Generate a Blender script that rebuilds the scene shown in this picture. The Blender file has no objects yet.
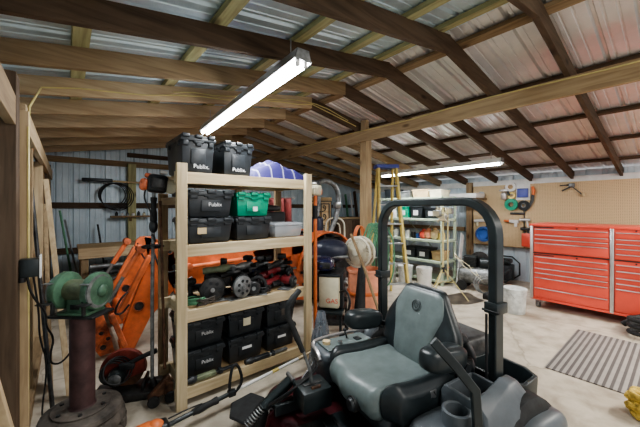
import bpy, bmesh, random
from math import *
from mathutils import Vector, Matrix, Euler
random.seed(7)
C = bpy.context.scene.collection
V = Vector
PI = pi

# ------------------------------------------------------------------ camera
F_PX, YAW, H0, V0 = 304.0, 0.6951, 1.5, 207.4
cam_d = bpy.data.cameras.new('camera')
cam_d.sensor_width = 36
cam_d.lens = F_PX / 640 * 36
cam_d.shift_y = -(213.5 - V0) / 640
cam_d.clip_start = 0.02
cam = bpy.data.objects.new('camera', cam_d)
cam.location = (0, 0, H0)
cam.rotation_euler = (PI / 2, 0, -YAW)
C.objects.link(cam)
bpy.context.scene.camera = cam

def at(u, v, X=None, Y=None, Z=None, d=None):
    """A point of the room on a wall (X or Y), at a height (Z) or a distance (d), read off the survey photograph."""
    s, c = sin(YAW), cos(YAW)
    r = (u - 320) / F_PX
    t = (V0 - v) / F_PX
    a, b = s + c * r, c - s * r
    if X is not None: d = X / a
    elif Y is not None: d = Y / b
    elif Z is not None: d = (Z - H0) / t
    return V((d * a, d * b, H0 + t * d))

# ------------------------------------------------------------------ materials
def mat(name, col, rough=.5, metal=0., var=.12, scale=6., bump=0., col2=None, stretch=None, detail=4, spec=.5,
        emit=None, estr=0, alpha=None, trans=0, coat=0):
    m = bpy.data.materials.new(name)
    m.use_nodes = True
    nt = m.node_tree
    N, L = nt.nodes, nt.links
    b = N['Principled BSDF']
    b.inputs['Roughness'].default_value = rough
    b.inputs['Metallic'].default_value = metal
    b.inputs['Specular IOR Level'].default_value = spec
    if coat: b.inputs['Coat Weight'].default_value = coat
    tc = N.new('ShaderNodeTexCoord')
    mp = N.new('ShaderNodeMapping')
    L.new(tc.outputs['Object'], mp.inputs['Vector'])
    if stretch: mp.inputs['Scale'].default_value = stretch
    nz = N.new('ShaderNodeTexNoise')
    nz.inputs['Scale'].default_value = scale
    nz.inputs['Detail'].default_value = detail
    nz.inputs['Roughness'].default_value = .6
    L.new(mp.outputs['Vector'], nz.inputs['Vector'])
    rp = N.new('ShaderNodeValToRGB')
    rp.color_ramp.elements[0].position = .32
    rp.color_ramp.elements[1].position = .68
    c2 = col2 or tuple(max(0, x * (1 - var * 2)) for x in col)
    rp.color_ramp.elements[0].color = (*c2, 1)
    rp.color_ramp.elements[1].color = (*(tuple(min(1, x * (1 + var * .6)) for x in col) if not col2 else col), 1)
    L.new(nz.outputs['Fac'], rp.inputs['Fac'])
    L.new(rp.outputs['Color'], b.inputs['Base Color'])
    if bump:
        bp = N.new('ShaderNodeBump')
        bp.inputs['Strength'].default_value = bump
        bp.inputs['Distance'].default_value = .01
        L.new(nz.outputs['Fac'], bp.inputs['Height'])
        L.new(bp.outputs['Normal'], b.inputs['Normal'])
    if emit:
        b.inputs['Emission Color'].default_value = (*emit, 1)
        b.inputs['Emission Strength'].default_value = estr
    if alpha is not None: b.inputs['Alpha'].default_value = alpha
    if trans: b.inputs['Transmission Weight'].default_value = trans
    return m

def wood(name, col, dark, axis, knots=True, rough=.7):
    """lumber with grain running along an axis, growth streaks and knots"""
    m = bpy.data.materials.new(name)
    m.use_nodes = True
    nt = m.node_tree
    N, L = nt.nodes, nt.links
    b = N['Principled BSDF']
    b.inputs['Roughness'].default_value = rough
    b.inputs['Specular IOR Level'].default_value = .25
    tc = N.new('ShaderNodeTexCoord')
    mp = N.new('ShaderNodeMapping')
    L.new(tc.outputs['Object'], mp.inputs['Vector'])
    sc = [14., 14., 14.]
    sc['xyz'.index(axis)] = 1.1
    mp.inputs['Scale'].default_value = sc
    nz = N.new('ShaderNodeTexNoise')
    nz.inputs['Scale'].default_value = 2.2
    nz.inputs['Detail'].default_value = 6
    nz.inputs['Distortion'].default_value = .6
    L.new(mp.outputs['Vector'], nz.inputs['Vector'])
    rp = N.new('ShaderNodeValToRGB')
    e = rp.color_ramp.elements
    e[0].position = .3; e[0].color = (*dark, 1)
    e[1].position = .62; e[1].color = (*col, 1)
    L.new(nz.outputs['Fac'], rp.inputs['Fac'])
    out = rp.outputs['Color']
    # broad tone from board to board
    n2 = N.new('ShaderNodeTexNoise')
    n2.inputs['Scale'].default_value = 1.3
    L.new(tc.outputs['Object'], n2.inputs['Vector'])
    mx = N.new('ShaderNodeMix'); mx.data_type = 'RGBA'; mx.blend_type = 'MULTIPLY'
    r2 = N.new('ShaderNodeMapRange')
    r2.inputs['From Min'].default_value = .35; r2.inputs['From Max'].default_value = .65
    r2.inputs['To Min'].default_value = 0.; r2.inputs['To Max'].default_value = .55
    L.new(n2.outputs['Fac'], r2.inputs['Value'])
    L.new(r2.outputs['Result'], mx.inputs['Factor'])
    L.new(out, mx.inputs['A'])
    mx.inputs['B'].default_value = (.62, .55, .46, 1)
    out = mx.outputs['Result']
    if knots:
        m3 = N.new('ShaderNodeMapping')
        s3 = [5., 5., 5.]; s3['xyz'.index(axis)] = 1.9
        m3.inputs['Scale'].default_value = s3
        L.new(tc.outputs['Object'], m3.inputs['Vector'])
        vo = N.new('ShaderNodeTexVoronoi')
        vo.inputs['Scale'].default_value = 1.
        L.new(m3.outputs['Vector'], vo.inputs['Vector'])
        r3 = N.new('ShaderNodeMapRange')
        r3.inputs['From Min'].default_value = .06; r3.inputs['From Max'].default_value = .15
        r3.inputs['To Min'].default_value = .8; r3.inputs['To Max'].default_value = 0.
        L.new(vo.outputs['Distance'], r3.inputs['Value'])
        m4 = N.new('ShaderNodeMix'); m4.data_type = 'RGBA'
        L.new(r3.outputs['Result'], m4.inputs['Factor'])
        L.new(out, m4.inputs['A'])
        m4.inputs['B'].default_value = (dark[0] * .35, dark[1] * .3, dark[2] * .28, 1)
        out = m4.outputs['Result']
    L.new(out, b.inputs['Base Color'])
    bp = N.new('ShaderNodeBump')
    bp.inputs['Strength'].default_value = .25
    bp.inputs['Distance'].default_value = .004
    L.new(nz.outputs['Fac'], bp.inputs['Height'])
    L.new(bp.outputs['Normal'], b.inputs['Normal'])
    return m

M = {}
PINE, PINE_D = (.56, .44, .285), (.41, .30, .185)
TREAT, TREAT_D = (.50, .50, .28), (.33, .31, .17)
BROWN, BROWN_D = (.125, .085, .056), (.07, .046, .03)
MID, MID_D = (.36, .265, .16), (.23, .16, .095)
for ax in 'xyz':
    M['pine_' + ax] = wood('pine lumber ' + ax, PINE, PINE_D, ax)
    M['treat_' + ax] = wood('treated lumber ' + ax, TREAT, TREAT_D, ax)
    M['brown_' + ax] = wood('weathered and shaded brown lumber ' + ax, BROWN, BROWN_D, ax)
    M['mid_' + ax] = wood('tan lumber ' + ax, MID, MID_D, ax)
    M['rack_' + ax] = wood('rack pine ' + ax, (.62, .52, .35), (.46, .37, .235), ax)
M['ply'] = wood('plywood', (.52, .38, .22), (.38, .26, .14), 'x', knots=False)
M['osb'] = mat('osb board', (.45, .29, .15), .8, var=.35, scale=30)
M['black_plastic'] = mat('black plastic', (.018, .021, .024), .42, var=.25, scale=12)
M['black_rubber'] = mat('black rubber', (.02, .021, .022), .7, var=.3, scale=20)
M['black_metal'] = mat('black powder coat', (.022, .03, .032), .35, .1, var=.2, scale=8)
M['black_hose'] = mat('black hose', (.015, .015, .016), .45)
M['grey_plastic'] = mat('dark grey plastic', (.105, .12, .132), .42, var=.15, scale=6, bump=.05)
M['seat_grey'] = mat('seat vinyl grey', (.15, .185, .182), .38, var=.12, scale=10, bump=.05)
M['seat_black'] = mat('seat vinyl black', (.022, .03, .033), .36, var=.2, scale=10, bump=.05)
M['tray_green'] = mat('dark green inner tray', (.035, .05, .035), .5)
M['guard_red'] = mat('scuffed blade guard red', (.26, .05, .035), .45, .1, var=.35, scale=10)
for ax in 'xyz':
    M['header_' + ax] = wood('header lumber ' + ax, (.46, .35, .21), (.31, .22, .13), ax)
M['maroon'] = mat('dark red paint', (.07, .008, .012), .4, .1, var=.35, scale=10)
M['orange'] = mat('orange machine paint', (.80, .20, .075), .38, .0, var=.22, scale=5, coat=.2)
M['orange_dirty'] = mat('scuffed orange paint', (.68, .18, .08), .5, .0, var=.35, scale=12)
M['orange_plastic'] = mat('orange plastic', (.78, .20, .06), .45, var=.15)
M['salmon'] = mat('faded orange plastic', (.85, .36, .22), .5, var=.15)
M['green_plastic'] = mat('green plastic', (.0, .28, .16), .38, var=.12)
M['bin_black'] = mat('bin black', (.026, .031, .036), .38, var=.2, scale=10)
M['white'] = mat('white paint', (.75, .75, .73), .5, var=.08)
M['white_print'] = mat('white print', (.8, .8, .8), .6, var=.1)
M['steel'] = mat('steel', (.42, .43, .44), .35, .85, var=.2, scale=12)
M['dull_steel'] = mat('dull steel', (.28, .29, .29), .5, .6, var=.3, scale=15)
M['dark_steel'] = mat('dark steel', (.06, .06, .06), .5, .5, var=.35, scale=15)
M['rust'] = mat('rusty steel', (.16, .075, .04), .75, .2, var=.4, scale=12, bump=.2)
M['pipe_maroon'] = mat('rusted maroon pipe', (.10, .052, .050), .6, .25, var=.3, scale=7, bump=.15)
M['hub'] = mat('dusty cast iron', (.125, .105, .088), .8, .1, var=.35, scale=9, bump=.3)
M['grinder_green'] = mat('grinder green enamel', (.11, .22, .14), .42, .1, var=.28, scale=9, bump=.05)
M['grinder_tan'] = mat('grinder dusty green', (.20, .23, .14), .5, .1, var=.3, scale=9)
M['red'] = mat('red enamel', (.74, .105, .07), .33, .05, var=.06, scale=2)
M['red_dark'] = mat('dark red plastic', (.22, .025, .03), .45)
M['silver_trim'] = mat('silver trim', (.62, .60, .60), .3, .75, var=.08)
M['yellow'] = mat('yellow fibreglass', (.76, .60, .20), .45, var=.12)
M['pale_yellow'] = mat('pale yellow paint', (.68, .60, .30), .5, var=.15)
M['yellow_rope'] = mat('yellow rope', (.66, .47, .10), .8, var=.3, scale=40, bump=.3)
M['yellow_wire'] = mat('yellow cable jacket', (.62, .52, .22), .5)
M['blue'] = mat('blue plastic', (.07, .09, .35), .45)
M['tarp_blue'] = mat('purple blue canopy cloth', (.10, .09, .42), .55, var=.25, scale=9, bump=.15)
M['bright_blue'] = mat('bright blue plastic', (.05, .14, .45), .4)
M['hose_green'] = mat('green hose', (.10, .27, .15), .45, var=.2)
M['orange_cord'] = mat('orange cord', (.72, .22, .08), .5)
M['tan'] = mat('tan', (.62, .48, .28), .6)
M['cream'] = mat('cream plastic', (.68, .63, .46), .5)
M['shelf_green'] = mat('grey green shelf enamel', (.46, .55, .42), .45, .1, var=.1)
M['cardboard'] = mat('cardboard', (.55, .40, .22), .8)
M['clear'] = mat('clear plastic', (.72, .76, .80), .15, alpha=.42, var=.05, spec=.8)
M['bag'] = mat('thin grey plastic film', (.28, .32, .37), .2, alpha=.62, var=.3, scale=6, bump=.4)
M['fan_white'] = mat('off white fan', (.66, .62, .50), .45, var=.12)
M['dark_blue'] = mat('dark blue gloss', (.018, .022, .075), .22, coat=.5)
M['navy'] = mat('navy vinyl', (.03, .035, .06), .35)
M['brown_fabric'] = mat('dark red fabric', (.22, .04, .035), .8, var=.35)
M['white_tube'] = mat('tube', (1, 1, 1), .4, emit=(.93, .97, 1.), estr=26)

def sheet_mat(name, col, rough, metal, tint=None):
    m = mat(name, col, rough, metal, var=.16, scale=2.5, detail=8, col2=tint)
    nt = m.node_tree
    N, L = nt.nodes, nt.links
    b = N['Principled BSDF']
    nz = N.new('ShaderNodeTexNoise'); nz.inputs['Scale'].default_value = 14
    tc = N.new('ShaderNodeTexCoord')
    L.new(tc.outputs['Object'], nz.inputs['Vector'])
    mr = N.new('ShaderNodeMapRange')
    mr.inputs['To Min'].default_value = rough - .12
    mr.inputs['To Max'].default_value = rough + .2
    L.new(nz.outputs['Fac'], mr.inputs['Value'])
    L.new(mr.outputs['Result'], b.inputs['Roughness'])
    bp = N.new('ShaderNodeBump'); bp.inputs['Strength'].default_value = .35; bp.inputs['Distance'].default_value = .01
    L.new(nz.outputs['Fac'], bp.inputs['Height']); L.new(bp.outputs['Normal'], b.inputs['Normal'])
    return m
M['roof_sheet'] = sheet_mat('galvanised roof sheet', (.70, .82, .88), .33, .5, (.52, .64, .70))
M['roof_sheet_r'] = sheet_mat('galvanised sheet with warm reflection', (.78, .74, .72), .36, .55, (.60, .61, .60))  # warm tint paints in the red reflection of the tool chest
M['wall_sheet'] = sheet_mat('galvanised wall sheet', (.64, .73, .78), .40, .2, (.48, .57, .63))

def concrete():
    m = bpy.data.materials.new('worn concrete')
    m.use_nodes = True
    nt = m.node_tree
    N, L = nt.nodes, nt.links
    b = N['Principled BSDF']
    tc = N.new('ShaderNodeTexCoord')
    def noise(sc, det, dist=0):
        n = N.new('ShaderNodeTexNoise')
        n.inputs['Scale'].default_value = sc; n.inputs['Detail'].default_value = det; n.inputs['Distortion'].default_value = dist
        L.new(tc.outputs['Object'], n.inputs['Vector'])
        return n
    a = noise(.9, 8, .5); c = noise(6, 8, .3); g = noise(60, 3)
    r = N.new('ShaderNodeValToRGB')
    e = r.color_ramp.elements
    e[0].position = .3; e[0].color = (.36, .31, .245, 1)
    e[1].position = .7; e[1].color = (.63, .57, .47, 1)
    L.new(a.outputs['Fac'], r.inputs['Fac'])
    r2 = N.new('ShaderNodeValToRGB')
    e = r2.color_ramp.elements
    e[0].position = .28; e[0].color = (.55, .52, .48, 1)
    e[1].position = .6; e[1].color = (1, 1, 1, 1)
    L.new(c.outputs['Fac'], r2.inputs['Fac'])
    mx = N.new('ShaderNodeMix'); mx.data_type = 'RGBA'; mx.blend_type = 'MULTIPLY'
    mx.inputs['Factor'].default_value = .8
    L.new(r.outputs['Color'], mx.inputs['A']); L.new(r2.outputs['Color'], mx.inputs['B'])
    # hairline cracks
    vo = N.new('ShaderNodeTexVoronoi'); vo.feature = 'DISTANCE_TO_EDGE'; vo.inputs['Scale'].default_value = .55
    ad = N.new('ShaderNodeMix'); ad.data_type = 'VECTOR'; ad.inputs['Factor'].default_value = .12
    L.new(tc.outputs['Object'], ad.inputs['A']); L.new(c.outputs['Color'], ad.inputs['B'])
    L.new(ad.outputs['Result'], vo.inputs['Vector'])
    mr = N.new('ShaderNodeMapRange'); mr.inputs['From Max'].default_value = .006
    mr.inputs['To Min'].default_value = .45; mr.inputs['To Max'].default_value = 0
    L.new(vo.outputs['Distance'], mr.inputs['Value'])
    m2 = N.new('ShaderNodeMix'); m2.data_type = 'RGBA'
    L.new(mr.outputs['Result'], m2.inputs['Factor']); L.new(mx.outputs['Result'], m2.inputs['A'])
    m2.inputs['B'].default_value = (.16, .13, .1, 1)
    L.new(m2.outputs['Result'], b.inputs['Base Color'])
    b.inputs['Roughness'].default_value = .62
    bp = N.new('ShaderNodeBump'); bp.inputs['Strength'].default_value = .2; bp.inputs['Distance'].default_value = .004
    L.new(g.outputs['Fac'], bp.inputs['Height']); L.new(bp.outputs['Normal'], b.inputs['Normal'])
    return m
M['concrete'] = concrete()

def stripes(name, c1, c2, axis, pitch, duty=.5, rough=.8, var=.15):
    m = bpy.data.materials.new(name); m.use_nodes = True
    nt = m.node_tree; N, L = nt.nodes, nt.links
    b = N['Principled BSDF']; b.inputs['Roughness'].default_value = rough
    tc = N.new('ShaderNodeTexCoord'); sp = N.new('ShaderNodeSeparateXYZ')
    L.new(tc.outputs['Object'], sp.inputs['Vector'])
    mu = N.new('ShaderNodeMath'); mu.operation = 'MULTIPLY'; mu.inputs[1].default_value = 1 / pitch
    L.new(sp.outputs['XYZ'.index(axis)], mu.inputs[0])
    fr = N.new('ShaderNodeMath'); fr.operation = 'FRACT'; L.new(mu.outputs[0], fr.inputs[0])
    rp = N.new('ShaderNodeValToRGB')
    e = rp.color_ramp.elements
    e[0].position = duty - .06; e[0].color = (*c1, 1)
    e[1].position = duty + .06; e[1].color = (*c2, 1)
    L.new(fr.outputs[0], rp.inputs['Fac'])
    nz = N.new('ShaderNodeTexNoise'); nz.inputs['Scale'].default_value = 9; L.new(tc.outputs['Object'], nz.inputs['Vector'])
    mx = N.new('ShaderNodeMix'); mx.data_type = 'RGBA'; mx.blend_type = 'MULTIPLY'
    L.new(nz.outputs['Fac'], mx.inputs['Factor']); L.new(rp.outputs['Color'], mx.inputs['A'])
    mx.inputs['B'].default_value = (1 - var * 2, 1 - var * 2, 1 - var * 2, 1)
    L.new(mx.outputs['Result'], b.inputs['Base Color'])
    return m
M['mat_stripe'] = stripes('striped rubber mat', (.36, .33, .30), (.12, .105, .10), 'Y', .048, .55)
M['tarp_stripe'] = stripes('canopy cloth with white bands', (.022, .017, .12), (.36, .36, .50), 'X', .13, .92)

def peg_mat():
    m = bpy.data.materials.new('pegboard'); m.use_nodes = True
    nt = m.node_tree; N, L = nt.nodes, nt.links
    b = N['Principled BSDF']; b.inputs['Roughness'].default_value = .7
    tc = N.new('ShaderNodeTexCoord')
    sp = N.new('ShaderNodeSeparateXYZ'); L.new(tc.outputs['Object'], sp.inputs['Vector'])
    outs = []
    for k in (1, 2):
        mu = N.new('ShaderNodeMath'); mu.operation = 'MULTIPLY'; mu.inputs[1].default_value = 1 / .0254
        L.new(sp.outputs[k], mu.inputs[0])
        fr = N.new('ShaderNodeMath'); fr.operation = 'FRACT'; L.new(mu.outputs[0], fr.inputs[0])
        sb = N.new('ShaderNodeMath'); sb.operation = 'SUBTRACT'; sb.inputs[1].default_value = .5; L.new(fr.outputs[0], sb.inputs[0])
        pw = N.new('ShaderNodeMath'); pw.operation = 'POWER'; pw.inputs[1].default_value = 2; L.new(sb.outputs[0], pw.inputs[0])
        outs.append(pw)
    ad = N.new('ShaderNodeMath'); ad.operation = 'ADD'; L.new(outs[0].outputs[0], ad.inputs[0]); L.new(outs[1].outputs[0], ad.inputs[1])
    lt = N.new('ShaderNodeMath'); lt.operation = 'LESS_THAN'; lt.inputs[1].default_value = .03; L.new(ad.outputs[0], lt.inputs[0])
    mx = N.new('ShaderNodeMix'); mx.data_type = 'RGBA'
    L.new(lt.outputs[0], mx.inputs['Factor'])
    mx.inputs['A'].default_value = (.56, .42, .25, 1); mx.inputs['B'].default_value = (.12, .08, .05, 1)
    L.new(mx.outputs['Result'], b.inputs['Base Color'])
    return m
M['peg'] = peg_mat()

# ------------------------------------------------------------------ mesh builder
class MB:
    def __init__(s):
        s.v, s.f = [], []
    def add(s, vs, fs, T=None):
        k = len(s.v)
        s.v += [tuple(T @ V(p)) if T else tuple(p) for p in vs]
        s.f += [tuple(i + k for i in f) for f in fs]
        return s
    def box(s, c, d, T=None, taper=1.):
        x, y, z = [q / 2 for q in d]
        vs = []
        for dz in (-1, 1):
            k = taper if dz < 0 else 1
            for dx, dy in ((-1, -1), (1, -1), (1, 1), (-1, 1)):
                vs.append((c[0] + dx * x * k, c[1] + dy * y * k, c[2] + dz * z))
        return s.add(vs, [(3, 2, 1, 0), (4, 5, 6, 7), (0, 1, 5, 4), (1, 2, 6, 5), (2, 3, 7, 6), (3, 0, 4, 7)], T)
    def rbox(s, c, d, r=.01, seg=2, T=None, taper=1.):
        bm = bmesh.new()
        x, y, z = [q / 2 for q in d]
        vs = []
        for dz in (-1, 1):
            k = taper if dz < 0 else 1
            for dx, dy in ((-1, -1), (1, -1), (1, 1), (-1, 1)):
                vs.append(bm.verts.new((c[0] + dx * x * k, c[1] + dy * y * k, c[2] + dz * z)))
        for f in [(3, 2, 1, 0), (4, 5, 6, 7), (0, 1, 5, 4), (1, 2, 6, 5), (2, 3, 7, 6), (3, 0, 4, 7)]:
            bm.faces.new([vs[i] for i in f])
        bmesh.ops.bevel(bm, geom=bm.edges[:], offset=min(r, min(d) * .49), segments=seg, profile=.5, affect='EDGES')
        bm.verts.index_update()
        s.add([v.co[:] for v in bm.verts], [[v.index for v in f.verts] for f in bm.faces], T)
        bm.free()
        return s
    def beam(s, p, q, w, h, up=(0, 0, 1)):
        p, q, up = V(p), V(q), V(up)
        d = (q - p).normalized()
        a = d.cross(up)
        if a.length < 1e-4: a = d.cross(V((1, 0, 0)))
        a.normalize()
        b = a.cross(d).normalized()
        vs = [e + a * (i * w / 2) + b * (j * h / 2) for e in (p, q) for i, j in ((-1, -1), (1, -1), (1, 1), (-1, 1))]
        return s.add(vs, [(3, 2, 1, 0), (4, 5, 6, 7), (0, 1, 5, 4), (1, 2, 6, 5), (2, 3, 7, 6), (3, 0, 4, 7)])
    def cyl(s, p, q, r, r2=None, n=16):
        p, q = V(p), V(q)
        r2 = r if r2 is None else r2
        d = (q - p).normalized()
        a = d.orthogonal().normalized(); b = d.cross(a)
        vs = []
        for e, rr in ((p, r), (q, r2)):
            for i in range(n):
                t = 2 * PI * i / n
                vs.append(e + a * (cos(t) * rr) + b * (sin(t) * rr))
        fs = [(i, (i + 1) % n, n + (i + 1) % n, n + i) for i in range(n)]
        fs += [tuple(range(n - 1, -1, -1)), tuple(range(n, 2 * n))]
        return s.add(vs, fs)
    def tube(s, pts, r, n=8, closed=False, smooth=0):
        P = [V(p) for p in pts]
        for _ in range(smooth):
            Q = [] if closed else [P[0]]
            m = len(P)
            for i in range(m if closed else m - 1):
                a, b = P[i], P[(i + 1) % m]
                Q += [a * .75 + b * .25, a * .25 + b * .75]
            if not closed: Q.append(P[-1])
            P = Q
        m = len(P)
        rs = r if isinstance(r, (list, tuple)) else [r] * m
        if len(rs) != m: rs = [rs[min(len(rs) - 1, int(i * len(rs) / m))] for i in range(m)]
        vs, fs = [], []
        a = None
        for i in range(m):
            if closed: d = (P[(i + 1) % m] - P[i - 1])
            else: d = P[min(i + 1, m - 1)] - P[max(i - 1, 0)]
            d = d.normalized() if d.length > 1e-9 else V((0, 0, 1))
            if a is None: a = d.orthogonal().normalized()
            else:
                a = a - d * a.dot(d)
                a = a.normalized() if a.length > 1e-6 else d.orthogonal().normalized()
            b = d.cross(a)
            for j in range(n):
                t = 2 * PI * j / n
                vs.append(P[i] + a * (cos(t) * rs[i]) + b * (sin(t) * rs[i]))
        for i in range(m if closed else m - 1):
            k = (i + 1) % m
            for j in range(n):
                fs.append((i * n + j, i * n + (j + 1) % n, k * n + (j + 1) % n, k * n + j))
        if not closed:
            fs += [tuple(range(n - 1, -1, -1)), tuple(range((m - 1) * n, m * n))]
        return s.add(vs, fs)
    def bar(s, pts, w, h, side=(0, 1, 0)):
        """rectangular section swept along points; w across `side`, h in the other direction"""
        P = [V(p) for p in pts]; side = V(side).normalized(); m = len(P)
        vs, fs = [], []
        for i in range(m):
            d = (P[min(i + 1, m - 1)] - P[max(i - 1, 0)]).normalized()
            b = d.cross(side).normalized()
            for x, y in ((-1, -1), (1, -1), (1, 1), (-1, 1)):
                vs.append(P[i] + side * (x * w / 2) + b * (y * h / 2))
        for i in range(m - 1):
            for j in range(4):
                fs.append((i * 4 + j, i * 4 + (j + 1) % 4, i * 4 + 4 + (j + 1) % 4, i * 4 + 4 + j))
        fs += [(3, 2, 1, 0), tuple(range((m - 1) * 4, m * 4))]
        return s.add(vs, fs)
    def lathe(s, prof, c=(0, 0, 0), ax=(0, 0, 1), n=24, closed=False):
        c, d = V(c), V(ax).normalized()
        a = d.orthogonal().normalized(); b = d.cross(a)
        vs, fs = [], []
        m = len(prof)
        for r, z in prof:
            for i in range(n):
                t = 2 * PI * i / n
                vs.append(c + d * z + a * (cos(t) * r) + b * (sin(t) * r))
        for k in range(m if closed else m - 1):
            k2 = (k + 1) % m
            for i in range(n):
                fs.append((k * n + i, k * n + (i + 1) % n, k2 * n + (i + 1) % n, k2 * n + i))
        if not closed:
            if prof[0][0] > 1e-4: fs.append(tuple(range(n - 1, -1, -1)))
            if prof[-1][0] > 1e-4: fs.append(tuple(range((m - 1) * n, m * n)))
        return s.add(vs, fs)
    def torus(s, c, R, r, ax=(0, 0, 1), n=32, k=8):
        d = V(ax).normalized(); a = d.orthogonal().normalized(); b = d.cross(a)
        return s.tube([V(c) + a * (cos(2 * PI * i / n) * R) + b * (sin(2 * PI * i / n) * R) for i in range(n)], r, k, closed=True)
    def prism(s, pts, th):
        """pts: 3D polygon; th: thickness vector"""
        th = V(th); n = len(pts)
        vs = [V(p) for p in pts] + [V(p) + th for p in pts]
        fs = [tuple(range(n - 1, -1, -1)), tuple(range(n, 2 * n))]
        fs += [(i, (i + 1) % n, n + (i + 1) % n, n + i) for i in range(n)]
        return s.add(vs, fs)
    def ell(s, c, r, T=None, n=16, k=10, e=1.):
        def sp(x): return copysign(abs(x) ** e, x)
        vs = [(c[0], c[1], c[2] - r[2])]
        for j in range(1, k):
            ph = -PI / 2 + PI * j / k
            for i in range(n):
                t = 2 * PI * i / n
                vs.append((c[0] + r[0] * sp(cos(ph)) * sp(cos(t)), c[1] + r[1] * sp(cos(ph)) * sp(sin(t)), c[2] + r[2] * sp(sin(ph))))
        vs.append((c[0], c[1], c[2] + r[2]))
        fs = [(0, 1 + (i + 1) % n, 1 + i) for i in range(n)]
        for j in range(k - 2):
            for i in range(n):
                a = 1 + j * n
                fs.append((a + i, a + (i + 1) % n, a + n + (i + 1) % n, a + n + i))
        l = len(vs) - 1; a = 1 + (k - 2) * n
        fs += [(a + i, a + (i + 1) % n, l) for i in range(n)]
        return s.add(vs, fs, T)
    def loft(s, rings):
        n = len(rings[0]); vs = [V(p) for r in rings for p in r]; fs = []
        for k in range(len(rings) - 1):
            for i in range(n):
                fs.append((k * n + i, k * n + (i + 1) % n, (k + 1) * n + (i + 1) % n, (k + 1) * n + i))
        fs += [tuple(range(n - 1, -1, -1)), tuple(range((len(rings) - 1) * n, len(rings) * n))]
        return s.add(vs, fs)
    def grid(s, fn, nu, nv):
        vs = [fn(i / nu, j / nv) for i in range(nu + 1) for j in range(nv + 1)]
        w = nv + 1
        fs = [(i * w + j, (i + 1) * w + j, (i + 1) * w + j + 1, i * w + j + 1) for i in range(nu) for j in range(nv)]
        return s.add(vs, fs)

def superring(c, a, b, e=.5, n=24, plane='xy', rot=None):
    out = []
    for i in range(n):
        t = 2 * PI * i / n
        x = copysign(abs(cos(t)) ** e, cos(t)) * a
        y = copysign(abs(sin(t)) ** e, sin(t)) * b
        p = V((x, y, 0)) if plane == 'xy' else (V((0, x, y)) if plane == 'yz' else V((x, 0, y)))
        if rot: p = rot @ p
        out.append(V(c) + p)
    return out

def obj(name, mb, m, parent=None, bevel=0, sub=0, solid=0, angle=38, label=None, kind=None):
    me = bpy.data.meshes.new(name)
    me.from_pydata(mb.v, [], mb.f)
    bm = bmesh.new(); bm.from_mesh(me)
    bmesh.ops.recalc_face_normals(bm, faces=bm.faces[:])
    bm.to_mesh(me); bm.free()
    me.materials.append(M[m] if isinstance(m, str) else m)
    me.shade_smooth()
    me.set_sharp_from_angle(angle=radians(angle))
    o = bpy.data.objects.new(name, me)
    C.objects.link(o)
    if parent: o.parent = parent
    if bevel:
        b = o.modifiers.new('bevel', 'BEVEL'); b.width = bevel; b.segments = 2; b.limit_method = 'ANGLE'
    if solid:
        b = o.modifiers.new('solid', 'SOLIDIFY'); b.thickness = solid
    if sub:
        b = o.modifiers.new('sub', 'SUBSURF'); b.levels = sub; b.render_levels = sub
    if label: o['label'] = label
    if kind: o['kind'] = kind
    return o

def tag(o, label, cat, group=None, kind=None):
    o['label'] = label; o['category'] = cat
    if group: o['group'] = group
    if kind: o['kind'] = kind
    return o

def thing(name, label, cat, loc=(0, 0, 0), rz=0, group=None):
    o = bpy.data.objects.new(name, None)
    o.empty_display_size = .1
    C.objects.link(o)
    o.location = loc; o.rotation_euler = (0, 0, rz) if not isinstance(rz, (tuple, list)) else rz
    return tag(o, label, cat, group)

def one(name, mb, m, label, cat, group=None, loc=(0, 0, 0), rz=0, **k):
    """a thing that is a single mesh; mb is in world coordinates unless loc is given"""
    o = obj(name, mb, m, **k)
    o.location = loc; o.rotation_euler = (0, 0, rz) if not isinstance(rz, (tuple, list)) else rz
    return tag(o, label, cat, group)

def text(name, s, m, parent, loc, rot, size, label=None, ext=.0008, ax='LEFT'):
    cu = bpy.data.curves.new(name, 'FONT')
    cu.body = s; cu.size = size; cu.extrude = ext; cu.align_x = ax; cu.align_y = 'CENTER'
    cu.materials.append(M[m])
    o = bpy.data.objects.new(name, cu)
    C.objects.link(o); o.parent = parent; o.location = loc; o.rotation_euler = rot
    # becomes a mesh so that it is a plain part
    dg = bpy.context.evaluated_depsgraph_get()
    me = bpy.data.meshes.new_from_object(o.evaluated_get(dg))
    n = bpy.data.objects.new(name, me)
    C.objects.link(n); n.parent = parent; n.location = loc; n.rotation_euler = rot
    bpy.data.objects.remove(o)
    n.name = name
    return n
# ------------------------------------------------------------------ room shell
XL, XR, YB, YN = -.36, 7.12, 6.82, -1.6
XRIDGE, ZRIDGE = 2.53, 2.83        # underside of the rafters at the ridge
SL, SR = .168, .179
def zl(x): return ZRIDGE - SL * (XRIDGE - x)
def zr(x): return ZRIDGE - SR * (x - XRIDGE)

def struct(name, mb, m, **k):
    return obj(name, mb, m, kind='structure', **k)

struct('floor', MB().box((3.4, 2.6, -.05), (7.9, 9.2, .1)), 'concrete')

def ribs(a, b, pitch=.2286, h=.024):
    """profile of ribbed steel sheet: list of (s, height)"""
    out = []; s = a
    while s < b:
        out += [(s, 0), (s + .062, 0), (s + .066, .006), (s + .078, .006), (s + .082, 0), (s + .14, 0), (s + .144, .006), (s + .156, .006),
                (s + .160, 0), (s + .185, 0), (s + .196, h), (s + .214, h)]
        s += pitch
    out.append((min(s, b + .2), 0))
    return out

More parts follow.
